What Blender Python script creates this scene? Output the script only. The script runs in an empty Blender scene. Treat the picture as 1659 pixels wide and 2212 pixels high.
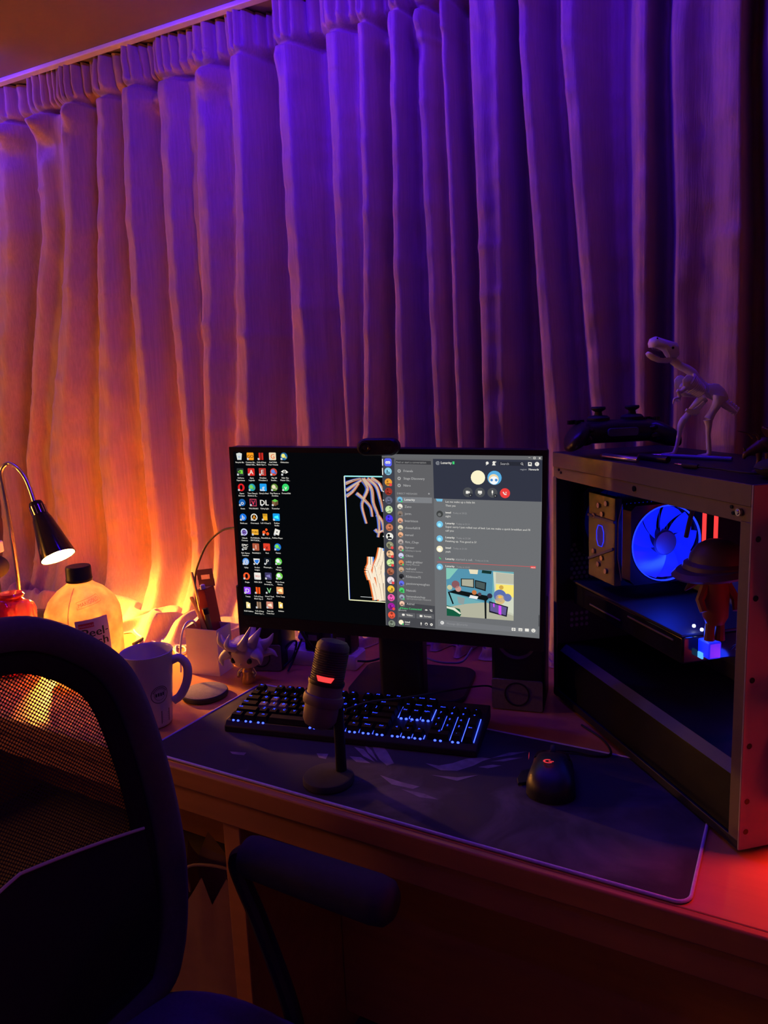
import bpy, bmesh, math, random
import numpy as np
from mathutils import Vector, Matrix, noise

# ---------------------------------------------------------------- camera, world, exposure
sc = bpy.context.scene
T = 0.74                                    # desk top height
W_, H_, F_ = 1659.0, 2212.0, 1609.6         # photo frame and focal length in pixels
YAW, PITCH, ROLL = math.radians(29.67), math.radians(9.54), math.radians(-2.37)
CAM = Vector((0, 0, T + 0.584))
def _axes():
    f = Vector((-math.sin(YAW) * math.cos(PITCH), math.cos(YAW) * math.cos(PITCH), -math.sin(PITCH)))
    r = Vector((math.cos(YAW), math.sin(YAW), 0)); u = r.cross(f)
    return (r * math.cos(ROLL) + u * math.sin(ROLL), u * math.cos(ROLL) - r * math.sin(ROLL), f)
CR, CU, CF = _axes()
cd = bpy.data.cameras.new('camera'); cam = bpy.data.objects.new('camera', cd)
sc.collection.objects.link(cam)
cam.matrix_world = Matrix(((CR.x, CU.x, -CF.x, CAM.x), (CR.y, CU.y, -CF.y, CAM.y), (CR.z, CU.z, -CF.z, CAM.z), (0, 0, 0, 1)))
cd.sensor_fit = 'VERTICAL'; cd.sensor_height = 36.0; cd.lens = F_ / H_ * 36.0
cd.clip_start = 0.02
sc.camera = cam
w = bpy.data.worlds.new('night'); sc.world = w; w.use_nodes = True
w.node_tree.nodes['Background'].inputs[0].default_value = (0.0, 0.0, 0.0, 1)
w.node_tree.nodes['Background'].inputs[1].default_value = 0.0
sc.view_settings.view_transform = 'Standard'; sc.view_settings.look = 'None'
sc.view_settings.exposure = 0.0; sc.view_settings.gamma = 1.0
sc.view_settings.use_curve_mapping = False
sc.cycles.max_bounces = 8; sc.cycles.diffuse_bounces = 4; sc.cycles.transparent_max_bounces = 12
sc.cycles.sample_clamp_indirect = 80.0

FLOOR_L  = 90.0       # radiance of the warm globe of the floor lamp left of the desk
LAMP_L   = 2400.0      # radiance of the warm bulb of the desk lamp
BLUE_L   = 172.0        # radiance of the blue LED strip over the desk
BLUE_R   = 40.0        # radiance of the blue LED strip on the room side
RED_W    = 1.15         # red LEDs of the computer's front fans

# ---------------------------------------------------------------- measuring helpers
def ray(px, py): return CF + CR * ((px - W_ / 2) / F_) - CU * ((py - H_ / 2) / F_)
def at_z(px, py, h):                       # point at height h above the desk top
    d = ray(px, py); return CAM + d * ((T + h - CAM.z) / d.z)
def at_plane(px, py, P, n):
    d = ray(px, py); return CAM + d * ((Vector(P) - CAM).dot(n) / d.dot(n))
def at_d(px, py, dist):                    # point at horizontal forward distance
    d = ray(px, py); g = Vector((-math.sin(YAW), math.cos(YAW), 0)); return CAM + d * (dist / d.dot(g))

# ---------------------------------------------------------------- scene helpers
COL = sc.collection
def tag(o, label=None, cat=None, group=None, kind=None):
    if label: o['label'] = label
    if cat: o['category'] = cat
    if group: o['group'] = group
    if kind: o['kind'] = kind
    return o
def thing(name, label, cat, loc=(0, 0, 0), rotz=0.0, group=None):
    o = bpy.data.objects.new(name, None); COL.objects.link(o); o.empty_display_size = 0.02
    o.location = loc; o.rotation_euler = (0, 0, rotz)
    return tag(o, label, cat, group)
def frame(axis, ref=None):
    a = Vector(axis).normalized()
    r = Vector(ref) if ref else (Vector((1, 0, 0)) if abs(a.x) < .9 else Vector((0, 1, 0)))
    x = (r - a * r.dot(a)).normalized(); return x, a.cross(x), a
class MB:
    def __init__(s): s.v = []; s.f = []; s.mi = []; s.m = 0
    def add(s, vs, fs):
        b = len(s.v); s.v += [tuple(p) for p in vs]
        for f in fs: s.f.append([b + i for i in f]); s.mi.append(s.m)
        return s
    def box(s, c, d, R=None):
        hx, hy, hz = d[0] / 2, d[1] / 2, d[2] / 2; c = Vector(c)
        vs = [Vector((x, y, z)) for x in (-hx, hx) for y in (-hy, hy) for z in (-hz, hz)]
        if R is not None: vs = [R @ p for p in vs]
        return s.add([p + c for p in vs], [(0, 1, 3, 2), (4, 6, 7, 5), (0, 4, 5, 1), (2, 3, 7, 6), (0, 2, 6, 4), (1, 5, 7, 3)])
    def tube(s, pts, r, n=10, cap=True, flat=None):
        pts = [Vector(p) for p in pts]; k = len(pts)
        rr = r if isinstance(r, (list, tuple)) else [r] * k
        tan = [(pts[min(i + 1, k - 1)] - pts[max(i - 1, 0)]).normalized() for i in range(k)]
        x, y, a = frame(tan[0]); vs = []
        for i in range(k):
            x = (x - tan[i] * x.dot(tan[i])).normalized(); y = tan[i].cross(x)
            for j in range(n):
                q = 2 * math.pi * j / n
                vs.append(pts[i] + x * rr[i] * math.cos(q) + y * rr[i] * math.sin(q) * (flat or 1))
        fs = [(i * n + j, i * n + (j + 1) % n, (i + 1) * n + (j + 1) % n, (i + 1) * n + j) for i in range(k - 1) for j in range(n)]
        if cap: fs += [tuple(range(n - 1, -1, -1)), tuple(range((k - 1) * n, k * n))]
        return s.add(vs, fs)
    def lathe(s, prof, n=32, o=(0, 0, 0), axis=(0, 0, 1), ref=None, closed=False, sx=1, sy=1):
        x, y, a = frame(axis, ref); o = Vector(o); vs = []; idx = []
        for (r, z) in prof:
            if r < 1e-7: idx.append([len(vs)]); vs.append(o + a * z)
            else:
                idx.append(list(range(len(vs), len(vs) + n)))
                for j in range(n):
                    q = 2 * math.pi * j / n; vs.append(o + a * z + x * r * math.cos(q) * sx + y * r * math.sin(q) * sy)
        fs = []
        pr = list(zip(idx, idx[1:])) + ([(idx[-1], idx[0])] if closed else [])
        for A, B in pr:
            for j in range(n):
                a0, a1, b0, b1 = A[j % len(A)], A[(j + 1) % len(A)], B[j % len(B)], B[(j + 1) % len(B)]
                if len(A) == 1 and len(B) == 1: continue
                if len(A) == 1: fs.append((a0, b1, b0))
                elif len(B) == 1: fs.append((a0, a1, b0))
                else: fs.append((a0, a1, b1, b0))
        return s.add(vs, fs)
    def cyl(s, p0, p1, r0, r1=None, n=20):
        p0, p1 = Vector(p0), Vector(p1); L = (p1 - p0).length
        return s.lathe([(0, 0), (r0, 0), (r1 if r1 is not None else r0, L), (0, L)], n, p0, p1 - p0)
    def ell(s, c, r, nu=20, nv=12, R=None):
        vs = []; c = Vector(c)
        for i in range(nv + 1):
            th = math.pi * i / nv
            for j in range(nu):
                ph = 2 * math.pi * j / nu
                p = Vector((r[0] * math.sin(th) * math.cos(ph), r[1] * math.sin(th) * math.sin(ph), r[2] * math.cos(th)))
                vs.append(c + (R @ p if R is not None else p))
        return s.add(vs, [(i * nu + j, (i + 1) * nu + j, (i + 1) * nu + (j + 1) % nu, i * nu + (j + 1) % nu) for i in range(nv) for j in range(nu)])
    def prism(s, poly, h, o=(0, 0, 0), ex=(1, 0, 0), ey=(0, 1, 0), bev=0.0):
        ex, ey, o = Vector(ex), Vector(ey), Vector(o); ez = ex.cross(ey).normalized(); k = len(poly)
        c = [sum(p[i] for p in poly) / k for i in (0, 1)]
        def ring(z, sc_):
            out = []
            for p in poly:
                d = Vector((p[0] - c[0], p[1] - c[1])); L = d.length or 1; d = d * max(0, (L - sc_) / L)
                out.append(o + ex * (c[0] + d.x) + ey * (c[1] + d.y) + ez * z)
            return out
        levels = [(0, bev), (bev, 0), (h - bev, 0), (h, bev)] if bev else [(0, 0), (h, 0)]
        vs = [q for z, b in levels for q in ring(z, b)]; L = len(levels)
        fs = [(i * k + j, i * k + (j + 1) % k, (i + 1) * k + (j + 1) % k, (i + 1) * k + j) for i in range(L - 1) for j in range(k)]
        return s.add(vs, fs + [tuple(range(k - 1, -1, -1)), tuple(range((L - 1) * k, L * k))])
    def build(s, name, mats, parent=None, smooth=35, bevel=0, loc=None, rot=None, fix=True, seg=2):
        me = bpy.data.meshes.new(name); me.from_pydata(s.v, [], s.f)
        mats = mats if isinstance(mats, (list, tuple)) else [mats]
        for m in mats: me.materials.append(m)
        if len(mats) > 1: me.polygons.foreach_set('material_index', s.mi)
        me.update()
        if fix:
            bm = bmesh.new(); bm.from_mesh(me); bmesh.ops.recalc_face_normals(bm, faces=bm.faces); bm.to_mesh(me); bm.free()
        if smooth: me.shade_smooth(); me.set_sharp_from_angle(angle=math.radians(smooth))
        o = bpy.data.objects.new(name, me); COL.objects.link(o)
        if bevel:
            b = o.modifiers.new('bevel', 'BEVEL'); b.width = bevel; b.segments = seg; b.limit_method = 'ANGLE'; b.angle_limit = math.radians(40)
        if parent: o.parent = parent
        if loc is not None: o.location = loc
        if rot is not None: o.rotation_euler = rot
        return o
def rrect(w, h, r, n=5, cx=0, cy=0):
    out = []
    for (sx, sy, a0) in ((1, 1, 0), (-1, 1, 90), (-1, -1, 180), (1, -1, 270)):
        for i in range(n + 1):
            a = math.radians(a0 + 90 * i / n)
            out.append((cx + sx * (w / 2 - r) + r * math.cos(a), cy + sy * (h / 2 - r) + r * math.sin(a)))
    return out
def bez(pts, n=10):                       # Catmull-Rom through the points
    P = [Vector(p) for p in pts]; P = [2 * P[0] - P[1]] + P + [2 * P[-1] - P[-2]]; out = []
    for i in range(1, len(P) - 2):
        for k in range(n):
            t = k / n; a, b, c, d = P[i - 1:i + 3]
            out.append(.5 * ((2 * b) + (c - a) * t + (2 * a - 5 * b + 4 * c - d) * t * t + (3 * b - a - 3 * c + d) * t ** 3))
    out.append(P[-2]); return out
def Rz(a): return Matrix.Rotation(a, 3, 'Z')
def Rx(a): return Matrix.Rotation(a, 3, 'X')
def Ry(a): return Matrix.Rotation(a, 3, 'Y')

# ---------------------------------------------------------------- materials (all procedural)
def mat(name, col, rough=.5, metal=0, var=.12, vs=30, bump=0, bs=300, spec=.5, trans=0, coat=0, sheen=0, emis=None, es=0, ior=1.45, stretch=None, alpha=1):
    m = bpy.data.materials.new(name); m.use_nodes = True; nt = m.node_tree; b = nt.nodes['Principled BSDF']
    b.inputs['Roughness'].default_value = rough; b.inputs['Metallic'].default_value = metal
    b.inputs['Specular IOR Level'].default_value = spec; b.inputs['Transmission Weight'].default_value = trans
    b.inputs['Coat Weight'].default_value = coat; b.inputs['Sheen Weight'].default_value = sheen; b.inputs['IOR'].default_value = ior
    b.inputs['Base Color'].default_value = (*col, 1); b.inputs['Alpha'].default_value = alpha
    tc = nt.nodes.new('ShaderNodeTexCoord'); mp = nt.nodes.new('ShaderNodeMapping'); nt.links.new(tc.outputs['Object'], mp.inputs[0])
    if stretch: mp.inputs['Scale'].default_value = stretch
    if var:
        n = nt.nodes.new('ShaderNodeTexNoise'); n.inputs['Scale'].default_value = vs; n.inputs['Detail'].default_value = 4
        r = nt.nodes.new('ShaderNodeMix'); r.data_type = 'RGBA'
        r.inputs[6].default_value = (*[c * (1 - var) for c in col], 1); r.inputs[7].default_value = (*[min(1, c * (1 + var)) for c in col], 1)
        nt.links.new(mp.outputs[0], n.inputs['Vector']); nt.links.new(n.outputs['Fac'], r.inputs[0]); nt.links.new(r.outputs[2], b.inputs['Base Color'])
    if bump:
        n2 = nt.nodes.new('ShaderNodeTexNoise'); n2.inputs['Scale'].default_value = bs; n2.inputs['Detail'].default_value = 2
        bp = nt.nodes.new('ShaderNodeBump'); bp.inputs['Strength'].default_value = bump; bp.inputs['Distance'].default_value = .001
        nt.links.new(mp.outputs[0], n2.inputs['Vector']); nt.links.new(n2.outputs['Fac'], bp.inputs['Height']); nt.links.new(bp.outputs[0], b.inputs['Normal'])
    if emis: b.inputs['Emission Color'].default_value = (*emis, 1); b.inputs['Emission Strength'].default_value = es
    return m
def glow(name, col, s):
    m = bpy.data.materials.new(name); m.use_nodes = True; nt = m.node_tree; nt.nodes.remove(nt.nodes['Principled BSDF'])
    e = nt.nodes.new('ShaderNodeEmission'); e.inputs[0].default_value = (*col, 1); e.inputs[1].default_value = s
    nt.links.new(e.outputs[0], nt.nodes['Material Output'].inputs[0]); return m
def lin(c):
    return tuple((x / 255 / 12.92 if x / 255 <= .04045 else ((x / 255 + .055) / 1.055) ** 2.4) for x in c)
K = {}
K['fabric'] = mat('curtain_fabric', (.50, .33, .19), .6, var=.24, vs=260, bump=.6, bs=420, sheen=.25, spec=.4, stretch=(1, 1, .035))
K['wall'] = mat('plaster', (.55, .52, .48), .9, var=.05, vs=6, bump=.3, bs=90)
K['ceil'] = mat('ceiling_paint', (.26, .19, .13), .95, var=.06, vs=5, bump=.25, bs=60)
K['trim'] = mat('trim_paint', (.80, .74, .68), .6, var=.04)
K['floor'] = mat('floor_vinyl', (.16, .11, .08), .5, var=.3, vs=6)
K['wood'] = mat('desk_laminate', (.60, .28, .075), .38, var=.14, vs=14, bump=.08, bs=120, stretch=(.25, 3, 3))
K['wood_d'] = mat('desk_edge_wood', (.42, .18, .045), .5, var=.2, vs=14, stretch=(.25, 3, 3))
K['blk'] = mat('black_plastic', (.012, .012, .014), .42, var=.2, vs=60, bump=.12, bs=900)
K['blkg'] = mat('black_gloss', (.010, .010, .012), .14, var=.1)
K['blkm'] = mat('black_matte', (.03, .03, .033), .8, var=.25, vs=80, bump=.2, bs=700)
K['rub'] = mat('black_rubber', (.014, .014, .015), .65, var=.2)
K['white'] = mat('white_plastic', (.78, .76, .73), .4, var=.04)
K['card'] = mat('white_card', (.82, .78, .72), .85, var=.05, bump=.1)
K['paper'] = mat('paper', (.8, .77, .72), .9, var=.05)
K['chrome'] = mat('chrome', (.62, .60, .57), .22, 1, var=.06)
K['steel'] = mat('case_steel', (.13, .105, .08), .55, .35, var=.10, vs=50, bump=.1, bs=600)
K['steel_d'] = mat('case_steel_black', (.022, .022, .024), .5, .3, var=.15)
K['grey'] = mat('grey_plastic', (.22, .21, .20), .55, var=.1)
K['greyf'] = mat('grey_fabric', (.17, .16, .15), .9, var=.25, vs=200, bump=.4, bs=900)
K['bone'] = mat('bone_plastic', (.78, .77, .76), .5, var=.05, vs=60)
K['blue_led'] = glow('blue_led', (.03, .06, 1), 5.0)
K['blue_dim'] = glow('blue_backlight', (.015, .03, 1), .9)
K['blue_leg'] = glow('blue_legend', (.02, .05, 1), 3.2)
K['red_led'] = glow('red_led', (1, .03, .03), 2.2)
K['white_led'] = glow('white_led', (.8, .9, 1), 9)
K['red'] = mat('red_plastic', (.70, .035, .03), .2, var=.06, coat=.4)
# ================================================================ the room
CY = math.radians(3.0); CE = Vector((math.cos(CY), math.sin(CY), 0)); CN = Vector((-math.sin(CY), math.cos(CY), 0))
CP = Vector((-.2, 1.53, 0))                # a point of the curtain's mean plane
ZC = at_plane(280, 91, CP - CN * .05, CN).z       # ceiling height
def struct(name, mb, m, **k): return tag(mb.build(name, m, **k), kind='structure')
struct('floor', MB().box((-.4, 0, -.02), (4.6, 4.2, .04)), K['floor'])
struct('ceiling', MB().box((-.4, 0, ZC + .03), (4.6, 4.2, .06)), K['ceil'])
R3 = Rz(CY)
struct('wall_back', MB().box(CP + CN * .26 + CE * .1 + Vector((0, 0, ZC / 2)), (4.5, .06, ZC), R3), K['wall'])
struct('wall_left', MB().box((-2.66, -.1, ZC / 2), (.06, 3.9, ZC), None), K['wall'])
struct('wall_right', MB().box((1.85, -.1, ZC / 2), (.06, 3.9, ZC), None), K['wall'])
struct('wall_front', MB().box((-.4, -2.07, ZC / 2), (4.6, .06, ZC), None), K['wall'])
tr = MB().box(CP - CN * .066 + CE * -.2 + Vector((0, 0, ZC - .005)), (4.0, .022, .010), R3)
struct('trim_1', tr, K['trim'], bevel=.002)

# blue LED strips stuck along the ceiling
def led_strip(label, c, L, rz, face, rad, col):
    t = thing('led_strip', label, 'light strip', (c[0], c[1], ZC), rz)
    MB().box((0, 0, -.004), (L, .026, .008)).build('profile', K['white'], t)
    a = Vector((0, math.sin(face), -math.cos(face))); b = Vector((1, 0, 0)); q = a.cross(b)
    m = MB(); o = Vector((0, 0, -.0145)); n = 1
    m.add([o + b * (-L / 2) - q * .007, o + b * (L / 2) - q * .007, o + b * (L / 2) + q * .007, o + b * (-L / 2) + q * .007], [(0, 1, 2, 3)])
    e = m.build('diffuser', glow('led_blue_light', col, rad), t, fix=False)
    nt = e.active_material.node_tree; g = nt.nodes.new('ShaderNodeNewGeometry'); em = nt.nodes['Emission']   # emits from its front only
    mx = nt.nodes.new('ShaderNodeMixShader'); df = nt.nodes.new('ShaderNodeBsdfDiffuse')
    nrm = e.data.polygons[0].normal; flip = nrm.dot(a) < 0
    if flip: e.data.flip_normals()
    nt.links.new(g.outputs['Backfacing'], mx.inputs[0]); nt.links.new(em.outputs[0], mx.inputs[1]); nt.links.new(df.outputs[0], mx.inputs[2])
    nt.links.new(mx.outputs[0], nt.nodes['Material Output'].inputs[0])
    return t
BLUE = (.04, .003, 1.0)
led_strip('blue light strip on the ceiling above the monitor', (-.92, 1.12, 0), .60, CY, math.radians(45), BLUE_L * 1.35, BLUE)
led_strip('short blue light strip on the ceiling near the computer end of the curtain', (-.36, 1.12, 0), .28, CY, math.radians(45), BLUE_L * 1.2, BLUE)
led_strip('blue light strip on the ceiling above the desk lamp', (-2.14, 1.20, 0), .74, CY, math.radians(35), BLUE_L * .65, BLUE)
led_strip('blue light strip on the ceiling at the room side', (-.3, -.55, 0), 3.6, 0, math.radians(-28), BLUE_R, BLUE)

WARM = (1.0, .36, .045)
fl_ = thing('floor_lamp', 'slim floor lamp with a glowing globe standing left of the desk', 'lamp', (-2.46, .16, 0))
MB().lathe([(0, .0005), (.13, .0005), (.135, .006), (.13, .016), (.03, .022), (.012, .03), (0, .03)], 40).build('base', K['blk'], fl_)
MB().tube([(0, 0, .02), (0, 0, .7), (0, 0, 1.20)], .011, 14).build('pole', K['blk'], fl_)
MB().lathe([(0, 1.19), (.03, 1.19), (.035, 1.20), (.035, 1.225), (0, 1.225)], 24).build('socket', K['blk'], fl_)
MB().ell((0, 0, 1.29), (.075, .075, .075), 28, 16).build('globe', glow('globe_glow', WARM, FLOOR_L), fl_)

# ================================================================ curtains
ST = [(-40,-35,-40,.8),(-5,5,2,.2),(30,50,35,.85),(75,98,78,.0),(105,130,100,.75),(147,158,118,.35),(180,190,165,.9),(217,223,212,.1),
 (245,250,255,.75),(283,286,303,.1),(310,320,350,.9),(345,358,385,.05),(380,395,430,.75),(422,430,450,.25),(465,475,480,.8),(508,515,508,.25),
 (545,555,560,.95),(590,605,615,-.4),(640,660,680,.85),(697,718,750,-.2),(742,755,770,.7),(785,790,790,.25),(805,815,812,.75),(840,850,850,-.3),
 (878,880,893,.9),(905,912,930,-.05),(925,940,960,.55),(962,970,985,0),(983,998,1012,.8),(1003,1021,1040,-.3),(1050,1060,1070,.85),(1085,1092,1095,.7),
 (1118,1128,1140,-.6),(1150,1175,1212,.75),(1205,1222,1250,-.4),(1245,1272,1310,.95),(1330,1335,1350,-.25),(1402,1400,1398,.95),(1432,1440,1430,-.5),
 (1468,1475,1470,.8),(1530,1535,1520,.65),(1595,1595,1585,.9),(1632,1638,1632,-.5),(1675,1690,1690,.85)]
ZR = [at_plane(800, y, CP, CN).z for y in (200, 500, 900)]
def s_of(px, py): return (at_plane(px, py, CP, CN) - CP).dot(CE)
S3 = np.array([[s_of(a, 200), s_of(b, 500), s_of(c, 900)] for a, b, c, d in ST]); D3 = np.array([d * 2.0 if d < 0 else (d - .2 * (1 - d / .4) if d < .4 else d) for *_, d in ST])
z3 = np.array([[at_plane(a, 200, CP, CN).z, at_plane(b, 500, CP, CN).z, at_plane(c, 900, CP, CN).z] for a, b, c, d in ST])
rng = random.Random(4)
def periodic(s0, s1, step):
    out = []; s = s0; k = 0
    while (s - s1) * (1 if step > 0 else -1) < 0:
        out.append((s, .85 if k % 2 else -.25 + rng.random() * .3)); s += step * (.75 + .5 * rng.random()); k += 1
    return out
Lx = periodic(S3[0, 1] - .05, -2.42, -.055); Rxs = periodic(S3[-1, 1] + .05, 1.75, .06)
HB = .088                                 # heading band height
def fold_row(z):
    k = np.empty(len(ST))
    for i in range(len(ST)):
        zz, ss = z3[i], S3[i]
        if z > zz[1]: t = (z - zz[1]) / (zz[0] - zz[1]); t = min(t, 1.3); k[i] = ss[1] + (ss[0] - ss[1]) * t
        else: t = (z - zz[1]) / (zz[2] - zz[1]); t = min(t, 1.25); k[i] = ss[1] + (ss[2] - ss[1]) * t
    k = np.concatenate([[a for a, _ in Lx][::-1], k, [a for a, _ in Rxs]])
    d = np.concatenate([[b for _, b in Lx][::-1], D3, [b for _, b in Rxs]])
    for i in range(1, len(k)): k[i] = max(k[i], k[i - 1] + .006)
    return k, d
def fold_depth(s, k, d):
    i = np.clip(np.searchsorted(k, s) - 1, 0, len(k) - 2)
    t = np.clip(((s - k[i]) / (k[i + 1] - k[i]) - .5) * 1.35 + .5, 0, 1); t = .5 - .5 * np.cos(np.pi * t)
    return d[i] + (d[i + 1] - d[i]) * t
def make_curtain(name, label, s0, s1, seed, fwd):
    ns = int((s1 - s0) / .0031); s = np.linspace(s0, s1, ns)
    t = thing(name, label, 'curtain', tuple(CP + CE * ((s0 + s1) / 2) + Vector((0, 0, T))), 0)
    org = t.location.copy()
    nA = np.array([[noise.noise(Vector((x * 9, y * .55, seed))) for x in s] for y in range(0, 8)])
    puff = np.array([max(0, noise.noise(Vector((x * 16, 7.1, seed)))) for x in s])
    spillN = np.array([noise.noise(Vector((x * 4.2, 3.3, seed))) for x in s]); spillF = np.array([noise.noise(Vector((x * 17, 1.3, seed))) for x in s])
    left = 1 / (1 + np.exp((s + .85) / .12))        # heavy bunching on the left side of the desk
    zt = ZC - .004; zh = zt - HB
    def row(z):
        k, d = fold_row(z); dep = fold_depth(s, k, d)
        a = np.clip((z - zh) / .022, 0, 1); a = a * a * (3 - 2 * a)
        pl = np.abs(np.sin(s * 150 + 2.5 * np.sin(s * 21))) ** .6
        dep = dep * (1 - .5 * a) + a * (.36 * pl + .12)
        dep -= .30 * np.exp(-((z - zh) / .006) ** 2)
        dep += .95 * puff * np.exp(-((z - zh + .032) / .020) ** 2) - .5 * puff * np.exp(-((z - zh + .085) / .03) ** 2)
        q = (z - T) / (zt - T) * 6.99; i = int(min(6, q)); f = q - i
        w_ = nA[i] * (1 - f) + nA[i + 1] * f
        off = .068 * dep + .008 * w_
        # puckers and creases
        q2 = np.array([noise.noise(Vector((x * 22, z * 15, seed + 5))) + .5 * noise.noise(Vector((x * 38 + z * 9, z * 44, seed + 9))) for x in s[::2]])
        off += .0050 * np.interp(s, s[::2], q2)
        cz = np.array([max(0., noise.noise(Vector((x * 7, z * 60, seed + 2))) - .38) for x in s[::2]])
        off += .012 * np.interp(s, s[::2], cz)
        g = max(0, 1 - (z - T) / .20)
        off += g * g * (.055 * left + .02) * (1 + .5 * spillN)
        return off
    ns4 = ns - ns % 4; s = s[:ns4]; nA = nA[:, :ns4]; puff = puff[:ns4]; spillN = spillN[:ns4]; spillF = spillF[:ns4]; left = left[:ns4]
    rows = []
    zs = np.concatenate([np.linspace(T + .02, T + .24, 34), np.linspace(T + .25, zh - .09, 90), np.linspace(zh - .085, zh + .03, 36)])
    base = row(T + .02)
    # cloth lying on the desk in front of the hanging part
    ext = np.clip((.02 + .13 * left) * (1 + .8 * spillN) + .02 * spillF, .012, .2)
    for q in np.linspace(1, 0.06, 26):
        lump = (.010 + .022 * left * (1 + spillF)) * np.sin(np.pi * np.clip(q * 1.15, 0, 1)) * (1 + .6 * np.sin(q * 9 + spillN * 8))
        rows.append((s + .02 * spillF * q, base + ext * q, T + .002 + np.clip(lump, 0, .08) + .018 * (1 - q) ** 3))
    for z in zs: rows.append((s, row(z), np.full(len(s), z)))
    def mesh(rws, nm, m):
        P = []
        for (ss, off, zz) in rws:
            o2 = off + fwd
            P.append(np.stack([CP.x + CE.x * ss - CN.x * o2, CP.y + CE.y * ss - CN.y * o2, zz], 1))
        P = np.array(P) - np.array(org)[None, None, :]; nr, nc = P.shape[:2]
        idx = np.arange(nr * nc).reshape(nr, nc)
        f = np.stack([idx[:-1, :-1], idx[:-1, 1:], idx[1:, 1:], idx[1:, :-1]], -1).reshape(-1, 4)
        me = bpy.data.meshes.new(nm); me.vertices.add(nr * nc); me.vertices.foreach_set('co', P.reshape(-1).astype(np.float32))
        me.loops.add(f.size); me.loops.foreach_set('vertex_index', f.reshape(-1).astype(np.int32))
        me.polygons.add(len(f)); me.polygons.foreach_set('loop_start', (np.arange(len(f)) * 4).astype(np.int32))
        me.update(calc_edges=True); me.shade_smooth(); me.materials.append(m)
        o = bpy.data.objects.new(nm, me); COL.objects.link(o); o.parent = t; return o
    mesh(rows, 'cloth', K['fabric'])
    zs2 = np.linspace(zh + .03, zt, 14)
    mesh([(s, row(z), np.full(len(s), z)) for z in zs2], 'heading_band', K['fabric'])
    return t
SPL = s_of(432, 500)
make_curtain('curtain', 'gathered tan curtain panel on the left, behind the desk lamp', -2.40, SPL + .004, 11.0, .0015)
make_curtain('curtain', 'long gathered tan curtain panel behind the monitor and computer', SPL - .03, 1.70, 11.0, 0)

# ================================================================ desk
DX0, DX1, DY0, DY1 = -2.35, .62, .788, 1.55
t = thing('desk', 'long orange-brown wooden desk under the curtain', 'desk', (-.85, 1.19, 0))
def dk(c, d): return (c[0] + .85, c[1] - 1.19, c[2]), d
MB().box(*dk(((DX0 + DX1) / 2, (DY0 + .012 + DY1) / 2, T - .0135), (DX1 - DX0, DY1 - DY0 - .012, .027))).build('tabletop', K['wood'], t, bevel=.0015)
MB().box(*dk(((DX0 + DX1) / 2, DY0 + .006, T - .0165), (DX1 - DX0, .012, .033))).build('edge_band', K['wood_d'], t, bevel=.003)
MB().box(*dk(((DX0 + DX1) / 2, DY0 + .035, T - .064), (DX1 - DX0 - .06, .018, .06))).build('apron', K['wood_d'], t, bevel=.002)
for x in (DX0 + .05, -.79, DX1 - .05):
    MB().box(*dk((x, (DY0 + .05 + DY1 - .05) / 2, (T - .03) / 2), (.036, DY1 - DY0 - .10, T - .03))).build('side_panel', K['wood_d'], t, bevel=.002)
MB().box(*dk(((-.79 + DX1 - .05) / 2, 1.12, .38), (DX1 - .05 + .79 - .04, .018, .64))).build('modesty_panel', K['wood_d'], t)
MB().box(*dk(((DX0 - .79) / 2, 1.45, .38), (1.46, .018, .64))).build('modesty_panel', K['wood_d'], t)

# ================================================================ office chair
CX, CYY = -.62, .47
t = thing('office_chair', 'black mesh-back office chair turned sideways in front of the desk', 'chair', (CX, CYY, 0))
def L(x, y, h): return Vector((x - CX, y - CYY, T + h))
def backpt(dy, h, off=0): return L(-.815 + .035 * (dy / .25) ** 2 - .05 * h + off, .485 + dy, h)
half = [(0, .336), (.07, .322), (.124, .292), (.172, .248), (.200, .195), (.219, .11), (.230, .02), (.234, -.07), (.228, -.15), (.212, -.225), (.18, -.275), (.09, -.295), (0, -.30)]
ol = [Vector((a, b, 0)) for a, b in half] + [Vector((-a, b, 0)) for a, b in half[-2:0:-1]]
ol = bez(ol + [ol[0]], 5)[:-1]
def inset(pts, d):
    n = len(pts); out = []
    for i in range(n):
        tg = (pts[(i + 1) % n] - pts[i - 1]).normalized(); out.append(pts[i] + Vector((tg.y, -tg.x, 0)) * d)
    return out
def ring(profile, name, m):
    mb = MB(); n = len(ol); rs = [[backpt(p.x, p.y, off) for p in inset(ol, ins)] for ins, off in profile]
    k = len(rs); vs = [p for r_ in rs for p in r_]
    mb.add(vs, [(a * n + j, a * n + (j + 1) % n, ((a + 1) % k) * n + (j + 1) % n, ((a + 1) % k) * n + j) for a in range(k) for j in range(n)])
    return mb.build(name, m, t, smooth=60)
K['chairfab'] = mat('chair_frame_fabric', (.08, .072, .08), .85, var=.2, vs=150, bump=.4, bs=1400, sheen=.1)
K['chairin'] = mat('chair_inner_border', (.010, .010, .011), .95, var=.3, vs=200, bump=.4, bs=900)
ring([(0, 0), (.003, .014), (.014, .022), (.030, .021), (.040, .012), (.043, 0), (.038, -.012), (.02, -.018), (.004, -.012)], 'back_frame', K['chairfab'])
ring([(.042, .004), (.046, .010), (.064, .008), (.070, .002), (.066, -.004), (.046, -.006)], 'mesh_border', K['chairin'])
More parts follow.
